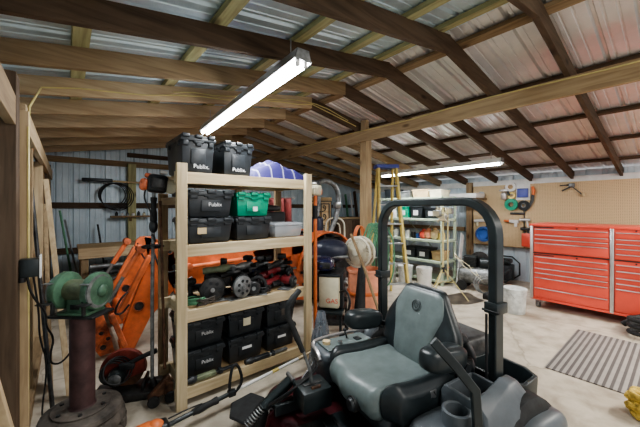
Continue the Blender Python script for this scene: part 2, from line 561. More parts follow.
def sheet_roof(x0, x1, z0, z1, a, b):
    pr = ribs(a, b); mb = MB()
    vs = []; n = len(pr)
    for x, z in ((x0, z0), (x1, z1)):
        vs += [(x, y, z + h) for y, h in pr]
    return mb.add(vs, [(i, i + 1, n + i + 1, n + i) for i in range(n - 1)])
RT = .19
struct('ceiling', sheet_roof(XL - .25, XRIDGE, zl(XL - .25) + RT, ZRIDGE + RT, YN, YB + .1), 'roof_sheet')
struct('ceiling.001', sheet_roof(XR + .25, XRIDGE, zr(XR + .25) + RT, ZRIDGE + RT, YN, YB + .1), 'roof_sheet_r')

def sheet_wall_x(x, sgn, a, b, z1):          # wall whose plane is X = x
    pr = ribs(a, b); n = len(pr)
    vs = [(x + sgn * h, y, z) for z in (0, z1) for y, h in pr]
    return MB().add(vs, [(i, i + 1, n + i + 1, n + i) for i in range(n - 1)])
struct('wall_left', sheet_wall_x(XL, -1, YN, YB, zl(XL) + .17), 'wall_sheet')
struct('wall_right', sheet_wall_x(XR, 1, YN, YB, zr(XR) + .17), 'wall_sheet')
pr = ribs(XL, XR); mb = MB(); n = len(pr)
pr = [(min(x, XR), h) for x, h in pr]
def zt(x): return (zl(x) if x < XRIDGE else zr(x)) + .165
mb.add([(x, YB + h, 0) for x, h in pr] + [(x, YB + h, zt(x)) for x, h in pr], [(i, i + 1, n + i + 1, n + i) for i in range(n - 1)])
struct('wall_back', mb, 'wall_sheet')

# ---- rafters
S0, Y0 = .6388, .666
order = ['nearest', 'second', 'third', 'fourth', 'fifth', 'sixth', 'seventh', 'eighth', 'ninth', 'tenth']
RD, RW = .145, .042
for k in range(10):
    y = Y0 + k * S0
    mb = MB().prism([(XL - .1, y - RW / 2, zl(XL - .1)), (XRIDGE, y - RW / 2, ZRIDGE), (XRIDGE, y - RW / 2, ZRIDGE + RD + .005), (XL - .1, y - RW / 2, zl(XL - .1) + RD)], (0, RW, 0))
    tone = 'dark brown' if k <= 2 else 'tan pine'  # darker wood on near rows also puts their backlit shade into the colour
    one('roof_rafter', mb, 'brown_x' if k <= 2 else ('mid_x' if k <= 3 else 'pine_x'),
        f'{tone} rafter of the low roof slope over the crates, {order[k]} row from the camera', 'rafter', 'rafters of the roof slope over the crates', bevel=.002)
    mb = MB().prism([(XR, y - RW / 2 + .003, zr(XR)), (XRIDGE, y - RW / 2 + .003, ZRIDGE - .002), (XRIDGE, y - RW / 2 + .003, ZRIDGE + RD), (XR, y - RW / 2 + .003, zr(XR) + RD)], (0, RW, 0))
    one('roof_rafter', mb, 'brown_x' if k <= 4 else 'mid_x',
        f'dark rafter of the roof slope over the red tool chest, {order[k]} row from the camera', 'rafter', 'rafters of the roof slope over the tool chest', bevel=.002)

# ---- purlins (flat boards lying on the rafters, under the sheet)
def purlin(x, z, m, w, lab, th=.038):
    sl = -SL if x < XRIDGE else SR
    a = V((1, 0, -sl)).normalized()
    p = MB()
    c = V((x, 0, z + RD + th / 2))
    up = V((sl, 0, 1)).normalized()
    p.beam((x, YN + .05, z + RD + th / 2), (x, YB - .02, z + RD + th / 2), w, th, up)
    return one('purlin', p, m, lab, 'purlin', 'purlins under the roof sheets')
for x, lab in ((.07, 'pale purlin of the crate side slope, lowest one near the stud wall'), (.76, 'pale green purlin of the crate side slope, second up from the eave'),
               (1.38, 'pale green purlin of the crate side slope, running above the shop light'), (1.92, 'pale green purlin of the crate side slope, second below the ridge'),
               (2.36, 'pale purlin of the crate side slope, topmost beside the ridge')):
    purlin(x, zl(x), 'treat_y', .09, lab)
for x, lab, m, w in ((2.72, 'brown purlin of the tool chest side slope, topmost beside the ridge', 'mid_y', .09), (3.75, 'brown purlin of the tool chest side slope, above the long header beam', 'brown_y', .09),
                (4.76, 'thin dark purlin of the tool chest side slope, next beyond the header beam', 'brown_y', .06), (5.68, 'thin dark purlin of the tool chest side slope, second above the pegboard', 'brown_y', .06),
                (6.62, 'thin dark purlin of the tool chest side slope, lowest above the pegboard', 'brown_y', .06)):
    purlin(x, zr(x), m, w, lab)

# ---- long header and post
HX = 3.45
one('header_beam', MB().box((HX, (YB + YN) / 2, zr(HX) - .085), (.045, YB - YN - .04, .17)), 'header_y',
    'long tan header beam carrying the rafters, resting on the square post', 'header beam', bevel=.003)
one('support_post', MB().box((HX + .085, 3.14, 1.33), (.125, .13, 2.66)).box((HX + .06, 3.14, 2.72), (.07, .11, .22)), 'header_z',
    'square wooden post under the header beam with a green hose on it', 'post', bevel=.004)

# ---- left wall framing
def board(name, c, d, m, lab, cat='board', grp=None, T=None, bev=.003):
    return one(name, MB().box((0, 0, 0), d), m, lab, cat, grp, loc=c, rz=T or 0, bevel=bev)
board('wall_post', (-.27, 2.27, 1.1), (.145, .14, 2.2), 'brown_z', 'thick wooden wall post close to the camera, beside the power box', 'post')
board('wall_stud', (-.185, 2.375, 1.02), (.045, .035, 2.04), 'pine_z', 'pale narrow stud fixed to the thick wall post', 'stud')
board('wall_header', (-.22, 1.2, 2.0), (.04, 2.1, .15), 'mid_y', 'wooden header board above the stud wall, near length', 'header board')
board('wall_header', (-.20, 4.6, 2.03), (.04, 4.3, .14), 'pine_y', 'pale wooden header board above the stud wall, far length', 'header board')
board('top_plate', (-.33, 2.6, 2.27), (.05, 8.3, .14), 'mid_y', 'wooden top plate under the eave ends of the rafters', 'top plate')
i = 0
for y, w in ((3.25, .04), (4.55, .13), (5.6, .04), (6.55, .1)):
    board('wall_stud', (-.26, y, 1.0), (.12, w, 1.99), ['mid_z', 'pine_z', 'brown_z', 'mid_z'][i],
          ['tan wall stud next beyond the power box', 'broad pale wall stud halfway to the back corner', 'brown wall stud before the back corner', 'dark corner stud where side and back walls meet'][i], 'stud', 'studs of the side wall')
    i += 1
board('wall_girt', (-.28, 4.6, .95), (.04, 4.2, .14), 'mid_y', 'horizontal wooden girt on the side wall at waist height', 'girt')
board('wall_sill', (-.25, 4.4, .05), (.12, 4.3, .1), 'mid_y', 'wooden sole plate along the foot of the side wall', 'sole plate')
board('plywood_panel', (-.235, 5.1, 1.35), (.015, .8, 1.35), 'osb', 'brown plywood panel fixed inside the side wall studs', 'panel')
# leaning boards
one('leaning_board', MB().beam((.02, 3.1, .02), (-.15, 3.9, 1.75), .09, .04, (1, 0, 0)), 'pine_z', 'pale long board leaning against the side wall beyond the power box', 'board', bevel=.002)
one('leaning_board', MB().beam((-.10, 3.35, .02), (-.17, 4.3, 1.5), .14, .03, (1, 0, 0)), 'mid_z', 'wide brown board leaning behind the pale board on the side wall', 'board', bevel=.002)
one('leaning_board', MB().beam((-.12, 2.0, .02), (-.23, 1.75, .85), .045, .03, (1, 0, 0)), 'pine_z', 'short pale board propped at the foot of the thick wall post', 'board', bevel=.002)
one('long_pry_bar', MB().tube([(-.08, 3.0, .02), (-.25, 3.5, 2.0)], .014), 'dark_steel', 'thin black pole leaning against the side wall sheet', 'pole')
for k, (p, q, m, lab) in enumerate((((.12, 5.9, .02), (-.08, 6.25, 1.45), 'hose_green', 'thin green pipe leaning in the back corner'),
                                   ((.2, 5.85, .02), (-.02, 6.4, 1.3), 'steel', 'pale grey pipe leaning in the back corner'),
                                   ((.55, 6.2, .02), (.42, 6.6, 1.2), 'dark_steel', 'dark rod leaning between back corner and workbench'))):
    one('leaning_pipe', MB().tube([p, q], .014), m, lab, 'pipe')

# ---- back wall framing
for z, lab, m in ((2.32, 'topmost wooden girt across the back wall', 'mid_x'), (1.535, 'middle wooden girt across the back wall at head height', 'brown_x'), (.75, 'lowest wooden girt across the back wall behind the workbench', 'brown_x')):
    board('wall_girt', (3.38, YB - .03, z), (XR - XL - .1, .045, .1), m, lab, 'girt')
board('wall_girt', (3.38, YB - .03, 2.50), (XR - XL - 2.5, .045, .08), 'brown_x', 'dark wooden girt tight under the gable on the back wall', 'girt')
for x, lab in ((.95, 'wooden post of the back wall behind the orange loader'), (3.1, 'wooden post of the back wall behind the hand truck'), (5.2, 'wooden post of the back wall beyond the metal shelf')):
    board('wall_post', (x, YB - .11, 1.16), (.13, .11, 2.32), 'mid_z' if x > 2 else 'treat_z', lab, 'post')
board('wall_post', (-.25, YB - .10, 1.1), (.1, .1, 2.2), 'brown_z', 'dark corner post of the back wall', 'post')

# ---- right wall framing and pegboards
board('wall_post', (7.03, 3.12, 1.03), (.11, .12, 2.05), 'mid_z', 'wooden wall post between metal shelf and pegboard', 'post')
board('top_plate', (7.08, 2.6, 2.01), (.04, 8.3, .12), 'white', 'pale top plate above the pegboards', 'top plate')
board('wall_girt', (7.07, 5.0, 1.0), (.05, 3.5, .09), 'mid_y', 'wooden girt on the wall behind the metal shelf', 'girt')
board('wall_girt', (7.07, 1.0, .72), (.05, 4.0, .09), 'mid_y', 'wooden girt under the lower edge of the pegboards', 'girt')
one('pegboard', MB().box((7.0, 2.54, 1.33), (.015, .97, 1.27)), 'peg', 'tan pegboard hung with tape rolls and small tools', 'pegboard')
one('pegboard', MB().box((7.0, .85, 1.33), (.015, 2.36, 1.27)), 'peg', 'large bare tan pegboard above the red tool chest', 'pegboard')

# ---- cables
zc = lambda x: (zl(x) if x < XRIDGE else zr(x))
yk = Y0 + 4 * S0 - RW / 2 - .008
pts = [(-.168, 2.37, .3), (-.165, 2.36, 1.2), (-.165, 2.36, 1.95), (-.17, 2.5, 2.1), (-.15, yk, zl(-.15) + .05)]
for i in range(1, 12):
    x = -.15 + (XRIDGE + .15) * i / 11
    pts.append((x, yk, zl(x) + .05 + .012 * sin(i * 1.7)))
for i in range(1, 4):
    x = XRIDGE + .28 * i
    pts.append((x, yk, zr(x) + .05))
one('electric_cable', MB().tube(pts, .0065, 6), 'yellow_wire', 'yellow cable stapled up the side wall stud and along a rafter', 'cable')
one('electric_cable', MB().tube([(.8 + .2 * i, yk - .001, zc(.8 + .2 * i) + .085 + .01 * sin(i * 2.)) for i in range(13)], .006, 6), 'yellow_wire', 'second yellow cable running above the first along the same rafter', 'cable')
one('electric_cable', MB().tube([(HX - .035, YN + .2 + .45 * i, zr(HX) - .02 + .012 * sin(i * 1.3)) for i in range(15)], .0065, 6), 'yellow_wire', 'yellow cable tacked along the upper edge of the header beam', 'cable')

# ------------------------------------------------------------------ shop lights
def shop_light(lab, loc, rz, L, w=.13, tubes=2, drops=()):
    t = thing('shop_light', lab, 'shop light', loc, rz, None)
    # housing: trough open below, runs along local y
    h = .055
    prof = [(-w / 2, -.015), (-w / 2 + .012, -.004), (-w * .34, h * .6), (-w * .32, h), (w * .32, h), (w * .34, h * .6), (w / 2 - .012, -.004), (w / 2, -.015)]
    mb = MB()
    n = len(prof)
    inner = [(x * .96, z - .004) for x, z in prof]
    ring0 = [(x, -L / 2, z) for x, z in prof] + [(x, -L / 2, z) for x, z in reversed(inner)]
    ring1 = [(x, L / 2, z) for x, z in prof] + [(x, L / 2, z) for x, z in reversed(inner)]
    mb.loft([ring0, ring1])
    obj('housing', mb, 'silver_trim' if w > .12 else 'white', t)
    for s in (-1, 1):
        obj('end_cap', MB().prism([(x, s * L / 2, z) for x, z in prof], (0, s * .012, 0)), 'dull_steel', t)
        for q in range(tubes):
            x = (q - (tubes - 1) / 2) * w * .42
            obj('lamp_holder', MB().rbox((x, s * (L / 2 - .015), -.022), (.024, .022, .06), .004), 'white', t)
    for q in range(tubes):
        x = (q - (tubes - 1) / 2) * w * .42
        obj('fluorescent_tube', MB().cyl((x, -L / 2 + .03, -.032), (x, L / 2 - .03, -.032), .018, n=14), 'white_tube', t)
    for y, dz in drops:
        obj('hanging_chain', MB().tube([(0, y, h), (0, y, h + dz)], .004, 6), 'steel', t)
    return t
shop_light('long bright fluorescent shop light hanging over the wooden rack', (1.26, 2.74, 2.47), radians(-4.0), 2.30, .14, 2, ((-1.0, .14), (.9, .14)))
shop_light('long bright fluorescent shop light hanging before the metal shelf', (5.16, 2.98, 2.20), radians(-4.0), 2.42, .12, 2, ((-1.05, .13), (1.05, .13)))

def area(name, loc, size, size_y, power, col, rot=(0, 0, 0)):
    l = bpy.data.lights.new(name, 'AREA'); l.shape = 'RECTANGLE'; l.size = size; l.size_y = size_y
    l.energy = power; l.color = col
    o = bpy.data.objects.new(name, l); C.objects.link(o); o.location = loc; o.rotation_euler = rot
    return o
area('shop_light_glow', (1.26, 2.74, 2.41), .12, 2.2, 50, (.95, .98, 1.), (0, 0, radians(-4)))
area('shop_light_glow.001', (5.16, 2.98, 2.165), .12, 2.3, 70, (.97, .98, 1.), (0, 0, radians(-4)))
# further lights of the workshop behind the photographer
area('workshop_light', (4.6, -1.0, 2.25), .3, 2.2, 95, (1., .95, .86), (radians(-12), 0, radians(80)))
area('workshop_light.001', (1.6, -1.3, 2.3), .3, 2.0, 30, (1., .95, .88), (radians(35), 0, 0))
w = bpy.data.worlds.new('world'); bpy.context.scene.world = w; w.use_nodes = True
w.node_tree.nodes['Background'].inputs[0].default_value = (.95, .97, 1., 1)
w.node_tree.nodes['Background'].inputs[1].default_value = .55
vs_ = bpy.context.scene.view_settings
vs_.view_transform = 'AgX'
try: vs_.look = 'AgX - Medium High Contrast'
except Exception: pass
vs_.exposure = .55
# ------------------------------------------------------------------ bench grinder on its pedestal
ped = thing('grinder_pedestal', 'rusty maroon pipe pedestal on a round cast wheel base', 'pedestal', (.08, 2.51, 0))
obj('wheel_base', MB().lathe([(.235, 0), (.245, .02), (.243, .06), (.228, .075), (.228, .085), (.238, .095), (.235, .13), (.222, .145), (.217, .155), (.224, .165), (.215, .19), (.185, .205), (.0, .207)], n=48), 'hub', ped)
mb = MB()
for i in range(12):
    a = i * PI / 6
    mb.box((.233 * cos(a), .233 * sin(a), .05), (.02, .035, .07), Matrix.Identity(4))
obj('base_lug_ring', mb, 'hub', ped)
mb = MB().lathe([(.155, .203), (.16, .207), (.16, .216), (.0, .217)], n=40)
obj('mounting_flange', mb, 'hub', ped)
for i in range(6):
    a = i * PI / 3 + .4
    obj('flange_bolt', MB().cyl((.13 * cos(a), .13 * sin(a), .214), (.13 * cos(a), .13 * sin(a), .226), .011, n=6), 'dark_steel', ped)
obj('pipe', MB().lathe([(.082, .21), (.07, .222), (.068, .23), (.068, .80), (.0, .80)], n=32), 'pipe_maroon', ped)
ang = radians(-43)
R = Matrix.Rotation(ang, 4, 'Z')
obj('top_plate', MB().rbox((-.01, 0, .812), (.31, .19, .016), .004, T=R), 'dark_steel', ped)

g = thing('bench_grinder', 'old green bench grinder with two round wheel guards on a pipe stand', 'bench grinder', (.075, 2.50, .82), ang)
mb = MB().lathe([(.0, -.10), (.045, -.098), (.062, -.09), (.068, -.065), (.068, .065), (.062, .09), (.045, .098), (.0, .10)], (0, 0, .145), (1, 0, 0), 28)
obj('motor_housing', mb, 'grinder_tan', g)
mb = MB().rbox((0, 0, .05), (.13, .10, .10), .015).rbox((0, 0, .01), (.20, .15, .02), .006)
obj('foot_bracket', mb, 'grinder_green', g)
obj('name_plate', MB().rbox((0, -.052, .05), (.06, .004, .03), .001), 'dark_steel', g)
obj('switch_lever', MB().cyl((.03, -.05, .055), (.035, -.07, .062), .006), 'black_plastic', g)
for s in (-1, 1):
    mb = MB()
    x0, x1 = s * .125, s * .175
    mb.lathe([(.0, 0), (.095, 0), (.113, .006), (.118, .014), (.118, .04), (.114, .05), (.10, .056), (.04, .062), (.0, .063)], (s * .078, 0, .145), (s, 0, 0), 36)
    obj('wheel_guard', mb, 'grinder_green', g)
    obj('guard_hub_cap', MB().ell((s * .141, 0, .145), (.022, .042, .042)), 'grinder_green', g)
    obj('spark_shield', MB().box((s * .12, -.11, .21), (.05, .03, .005), Matrix.Identity(4)), 'dull_steel', g)
    obj('tool_rest', MB().rbox((s * .125, -.13, .09), (.07, .05, .008), .002).box((s * .10, -.10, .06), (.012, .02, .09)), 'dark_steel', g)
    obj('grinding_wheel', MB().cyl((s * .11, -.012, .145), (s * .135, -.012, .145), .104, n=30), 'dull_steel', g)

# ------------------------------------------------------------------ power box on the wall and cords
t = thing('power_box', 'dark power outlet box with a pale cover on the stud wall', 'outlet box', (-.155, 2.30, 1.17))
obj('box_body', MB().rbox((0, 0, 0), (.08, .06, .10), .006), 'black_metal', t)
obj('cover_plate', MB().rbox((.044, 0, .004), (.008, .075, .125), .003), 'white', t, label='pale cover plate')
obj('conduit_clamp', MB().cyl((-.03, -.01, -.05), (-.03, -.01, -.075), .016), 'dark_steel', t)
one('extension_cable', MB().tube([(-.165, 2.30, 1.12), (-.15, 2.30, 1.02), (-.09, 2.4, .88), (-.10, 2.55, .76), (-.06, 2.6, .66), (-.08, 2.62, .56), (-.08, 2.64, .48), (-.02, 2.66, .46), (.05, 2.7, .55), (.11, 2.68, .66), (.10, 2.6, .74), (.06, 2.55, .80)], .006, 8, smooth=2), 'black_hose',
    'black cord looping from the power box to the bench grinder', 'power cord')
one('extension_cable', MB().tube([(-.14, 2.30, 1.12), (-.12, 2.36, .9), (-.13, 2.55, .7), (-.09, 2.6, .5), (-.13, 2.75, .12), (-.12, 2.9, .02)], .005, 8, smooth=2), 'black_hose',
    'black cord hanging straight down the stud wall from the power box', 'power cord')

# ------------------------------------------------------------------ chop saw on the floor
t = thing('chop_saw', 'abrasive chop saw with dark red blade guard behind the grinder pedestal', 'chop saw', (.36, 2.86, 0), radians(-22))
obj('base', MB().rbox((.02, 0, .03), (.46, .24, .06), .008), 'dark_steel', t)
obj('fence', MB().rbox((.14, .02, .085), (.02, .2, .06), .004), 'dark_steel', t)
obj('vise_screw', MB().cyl((.17, -.02, .09), (.30, -.04, .09), .012).cyl((.30, -.07, .09), (.30, 0, .09), .008), 'dull_steel', t)
mb = MB()
pts = [(.0, 0, .09)] + [(.165 * cos(a), 0, .17 + .165 * sin(a)) for a in [radians(q) for q in range(-10, 200, 14)]]
obj('blade_guard', mb.prism([V(p) + V((-.02, .02, .02)) for p in pts], (0, .045, 0)), 'guard_red', t, bevel=.004)
obj('abrasive_disc', MB().cyl((-.02, .035, .19), (-.02, .045, .19), .15, n=36), 'rust', t)
obj('motor', MB().lathe([(.0, -.10), (.05, -.10), (.062, -.085), (.065, -.02), (.055, 0), (.0, 0)], (-.05, .02, .17), (0, 1, 0), 24), 'black_metal', t)
obj('motor_end_cap', MB().lathe([(.0, -.012), (.03, -.01), (.045, 0), (.045, .01), (0, .01)], (-.05, -.085, .17), (0, 1, 0), 20), 'dull_steel', t)
obj('handle', MB().tube([(-.04, -.01, .22), (.05, -.03, .27), (.14, -.03, .31), (.23, -.02, .335)], [.018, .016, .018, .02], 10, smooth=1), 'black_rubber', t)
obj('switch_housing', MB().rbox((.02, -.03, .245), (.11, .045, .05), .01), 'black_plastic', t)
mb = MB()
for i in range(4):
    a = i * .5
    mb.torus((-.09 + .02 * i, -.02 - .015 * i, .20 + .012 * i), .075 + .008 * i, .006, (.3 + .1 * i, -.8, .5), 26, 6)
one('extension_cable', mb, 'black_hose', 'coiled grey and black cord draped over the chop saw', 'power cord', loc=(.36, 2.86, 0), rz=radians(-22))

# ------------------------------------------------------------------ the wooden rack
RX0, RX1, RY0, RY1 = .62, 1.87, 2.37, 2.97
rack = thing('shelving_rack', 'homemade open wooden rack holding crates, power tools and a clear tub', 'shelf rack', (1.245, 2.67, 0))
def rl(x, y, z): return (x - 1.245, y - 2.67, z)
for x in (RX0 + .035, RX1 - .035):
    for y, h, m in ((RY0 + .02, 1.83, 'rack_z'), (RY1 - .02, 1.62 if x < 1 else 1.8, 'mid_z')):
        obj('upright', MB().box(rl(x, y, h / 2), (.075, .04, h)), m, rack, bevel=.003)
for z in (1.77, 1.212, .712, .135):
    sh = obj('shelf_board', MB().box(rl(1.245, 2.67, z - .008), (RX1 - RX0 - .16, RY1 - RY0 - .13, .012)), 'ply', rack)
    obj('shelf_rail', MB().box(rl(1.245, RY0 + .062, z - .045), (RX1 - RX0, .04, .09)), 'rack_x', rack, bevel=.003)
    obj('shelf_rail', MB().box(rl(1.245, RY1 - .062, z - .045), (RX1 - RX0, .04, .09)), 'rack_x', rack, bevel=.003)
    for x in (RX0 + .02 + .075, RX1 - .02 - .075):
        obj('end_rail', MB().box(rl(x, 2.67, z - .045), (.04, RY1 - RY0 - .17, .09)), 'rack_y', rack, bevel=.003)
    mb = MB()
    for x in (RX0 + .03, RX0 + .05, RX1 - .03, RX1 - .05):
        for dz in (-.02, -.065):
            mb.cyl(rl(x, RY0 + .042, z + dz), rl(x, RY0 + .038, z + dz), .005, n=8)
    obj('screw_head', mb, 'dark_steel', rack)
obj('side_brace', MB().box(rl(RX0 + .035, 2.67, 1.55), (.04, .52, .06)), 'mid_y', rack, bevel=.003)

# ------------------------------------------------------------------ crates
def crate(lab, loc, w, d, h, m='bin_black', rz=0, logo=None, group=None, sticker=None, name='storage_crate'):
    t = thing(name, lab, 'crate', loc, rz, group)
    tb = .90
    obj('tub', MB().rbox((0, 0, h * .44), (w * .95, d * .95, h * .88), .012, 2, taper=tb), m, t)
    mb = MB()
    mb.rbox((0, 0, h * .86), (w, d, .03), .006)
    for s in (-1, 1):
        for x in (-.36, 0, .36):
            mb.rbox((x * w, s * d * .47, h * .77), (w * .16, .022, h * .17), .006)
        for y in (-.3, .3):
            mb.rbox((s * w * .475, y * d, h * .78), (.015, d * .12, h * .16), .005)
    obj('rim', mb, m, t)
    # two lid flaps meeting in a zig-zag of teeth
    for s in (-1, 1):
        mb = MB().rbox((0, s * d * .25, h * .93), (w * .97, d * .47, .022), .006)
        for i in range(5):
            if (i + (s > 0)) % 2 == 0:
                mb.rbox(((i - 2) * w * .19, 0, h * .945), (w * .16, .06, .022), .006)
        for x in (-.36, 0, .36):
            mb.rbox((x * w, s * d * .48, h * .94), (w * .2, .04, .03), .007)
        obj('lid_flap', mb, m, t)
    obj('hand_grip', MB().rbox((0, -d * .475, h * .80), (w * .30, .02, .022), .006), m, t)
    obj('front_recess', MB().rbox((0, -d * .462, h * .42), (w * .42, .010, h * .42), .004), m, t)
    yf = -d * .47 - .004
    if logo:
        s_, x, z, sz = logo
        text('lettering', s_, 'white_print', t, (x, yf - .004, z), (PI / 2, 0, 0), sz, ax='CENTER')
    if sticker:
        x, z, a, b, sm = sticker
        obj('sticker', MB().box((x, yf - .003, z), (a, .003, b)), sm, t)
    return t
yc = RY0 + .12
# on top
crate('black lidded crate on top of the rack, nearer the trimmer engine', (.79, 2.64, 1.772), .27, .46, .295, 'bin_black', 0, ('Publix.', .02, .045, .046), 'black crates')
crate('black lidded crate on top of the rack, beside the blue canopy cloth', (1.12, 2.66, 1.772), .285, .48, .28, 'bin_black', radians(2), ('Publix.', 0, .045, .046), 'black crates')
# second shelf: two stacks of two
crate('lower black crate under another black crate on the second shelf', (.90, 2.66, 1.214), .38, .44, .20, 'bin_black', 0, None, 'black crates', (-.075, .10, .07, .05, 'tan'))
crate('black crate resting on a black crate on the second shelf', (.90, 2.66, 1.422), .38, .44, .215, 'bin_black', 0, ('Publix', .03, .10, .045), 'black crates')
crate('black crate underneath the green crate', (1.285, 2.66, 1.214), .355, .44, .20, 'bin_black', 0, None, 'black crates')
crate('bright green lidded crate standing on a black crate', (1.285, 2.66, 1.422), .34, .42, .21, 'green_plastic', 0, None, None, (.01, .065, .045, .04, 'white'))
# bottom shelf: three stacks of two
for i, (x, w) in enumerate(((.865, .34), (1.235, .35), (1.60, .335))):
    nm = ['first stack from the garden tool end', 'middle stack', 'last stack by the black lever'][i]
    crate(f'lower black crate, {nm} on the bottom shelf', (x, 2.70, .137), w, .42, .225, 'bin_black', 0,
          ('Publix' if i == 0 else None) and ('Publix', .02, .11, .04), 'black crates', None if i == 0 else (.0, .12, .09, .022, 'white_print'))
    crate(f'upper black crate, {nm} on the bottom shelf', (x, 2.70, .367), w, .42, .22, 'bin_black', 0,
          ('Publix', .02, .11, .04) if i == 0 else None, 'black crates', None if i == 0 else ((.0, .12, .07, .07, 'cream') if i == 1 else (.02, .12, .05, .06, 'hub')))

# clear tub, black cases behind it
t = thing('plastic_tub', 'clear plastic lidded tub at the end of the second shelf', 'tub', (1.655, 2.60, 1.214))
obj('tub_body', MB().rbox((0, 0, .055), (.32, .30, .11), .015, taper=.92), 'clear', t)
obj('lid', MB().rbox((0, 0, .122), (.335, .315, .022), .008).rbox((0, 0, .135), (.27, .25, .012), .005), 'clear', t)
obj('tub_contents', MB().rbox((-.03, 0, .035), (.2, .2, .05), .02).rbox((.07, .03, .05), (.09, .1, .07), .02), 'hub', t)
obj('latch', MB().rbox((-.165, 0, .115), (.012, .09, .035), .004), 'clear', t)
t = thing('tool_case', 'flat black tool case behind the clear tub', 'tool case', (1.64, 2.84, 1.214))
obj('case_body', MB().rbox((0, 0, .12), (.36, .16, .24), .02), 'bin_black', t)
obj('case_seam', MB().rbox((0, 0, .13), (.365, .165, .012), .003), 'dull_steel', t)
t = thing('tool_case', 'rounded black case lying on the flat black tool case', 'tool case', (1.62, 2.84, 1.456))
obj('case_body', MB().ell((0, 0, .035), (.17, .08, .035), e=.7), 'dark_steel', t)
obj('carry_handle', MB().rbox((-.06, -.02, .085), (.12, .05, .035), .014), 'black_plastic', t)
# red garment hanging behind the rack
mb = MB().grid(lambda a, b: (1.98 + .34 * a, 3.38 + .03 * sin(a * 19) , 1.62 - .55 * b), 24, 8)
t = thing('hanging_fabric', 'dark red folded fabric hanging behind the rack', 'fabric', (2.15, 3.38, 1.07))
f = obj('cloth', MB().grid(lambda a, b: (-.17 + .34 * a, .03 * sin(a * 19) * (1 + b), .55 - .55 * b), 24, 8), 'brown_fabric', t, solid=.004)
obj('hanging_rod', MB().cyl((-.22, 0, .56), (.22, 0, .56), .01), 'steel', t)

# blue canopy cloth on top of the rack
def mound(a, b):
    x = -.34 + .68 * a; y = -.24 + .48 * b
    e = max(0, (1 - (2 * a - 1) ** 2)) ** .5 * max(0, 1 - (2 * b - 1) ** 4) ** .5
    pk = .125 + .06 * exp(-((a - .38) / .18) ** 2)
    return (x, y, max(.004, e * pk + .012 * e * sin(x * 34 + y * 20) + .008 * e * sin(y * 60)))
for px_ in (.45, 1.7):
    t = thing('pipe_stand', 'small steel stand holding the stored pipes, ' + ('by the orange loader knee' if px_ < 1 else 'behind the rack'), 'stand', (px_, 5.36, 0))
    obj('stand_post', MB().box((0, .14, .36), (.04, .03, .72)), 'dark_steel', t)
    for z_ in (.36, .43, .53, .63): obj('stand_arm', MB().box((0, .05, z_ - .008), (.03, .18, .012)), 'dark_steel', t)
    obj('stand_foot', MB().box((0, .06, .015), (.16, .26, .03)), 'dark_steel', t)
one('canopy_cloth', MB().grid(mound, 40, 24), 'tarp_stripe', 'folded purple blue canopy cloth with white edges lying on the rack', 'canopy', loc=(1.62, 2.72, 1.772), angle=60)

# ------------------------------------------------------------------ string trimmers
def engine(t, c, k=1., ax=None, body='black_plastic', cover='orange_plastic', tank='cream'):
    """small two-stroke engine; c = where the shaft enters; local axes"""
    T = Matrix.Translation(V(c)) @ (ax or Matrix.Identity(4)) @ Matrix.Scale(k, 4)
    obj('engine_body', MB().rbox((0, 0, .07), (.13, .13, .13), .03, 3, T=T), body, t)
    obj('engine_cover', MB().rbox((-.082, 0, .055), (.055, .10, .085), .025, 3, T=T).rbox((-.06, 0, .12), (.05, .08, .03), .012, 2, T=T), cover, t)
    obj('fuel_tank', MB().rbox((.085, 0, .06), (.07, .12, .10), .025, 3, T=T), tank, t)
    obj('starter_grip', MB().rbox((.03, .0, .155), (.05, .06, .025), .01, 2, T=T), 'white', t)
    obj('muffler', MB().rbox((0, -.075, .07), (.08, .03, .07), .01, 2, T=T), 'dark_steel', t)

t = thing('string_trimmer', 'trimmer with orange and black engine hanging head up at the rack end', 'string trimmer', (.525, 2.72, .02))
engine(t, (0.025, -.02, 1.59), 1.12, Matrix.Rotation(radians(-8), 4, 'Z') @ Matrix.Rotation(radians(6), 4, 'Y'), cover='orange_dirty')
obj('shaft', MB().tube([(0, 0, .10), (.0, 0, .8), (.012, 0, 1.62)], .014, 10), 'dull_steel', t)
obj('grip', MB().tube([(.010, 0, 1.33), (.010, 0, 1.40), (.010, 0, 1.50), (.012, 0, 1.56)], [.020, .026, .020, .024], 12, smooth=2), 'black_rubber', t)
obj('throttle_housing', MB().ell((.008, -.005, 1.33), (.032, .034, .055)), 'black_plastic', t)
obj('handle_loop', MB().torus((.0, -.02, 1.17), .07, .010, (0.05, .25, 1), 28, 8), 'black_rubber', t)
obj('hook', MB().torus((.005, -.015, 1.24), .024, .006, (1, .2, .3), 18, 6), 'black_metal', t)
obj('throttle_cable', MB().tube([(-.04, -.03, 1.66), (-.07, -.04, 1.56), (-.02, -.03, 1.46), (0, -.02, 1.38)], .006, 6, smooth=2), 'black_hose', t)
obj('gear_head', MB().tube([(0, 0, .12), (.01, -.01, .07), (.03, -.05, .05)], [.02, .025, .02], 10, smooth=1), 'dark_steel', t)

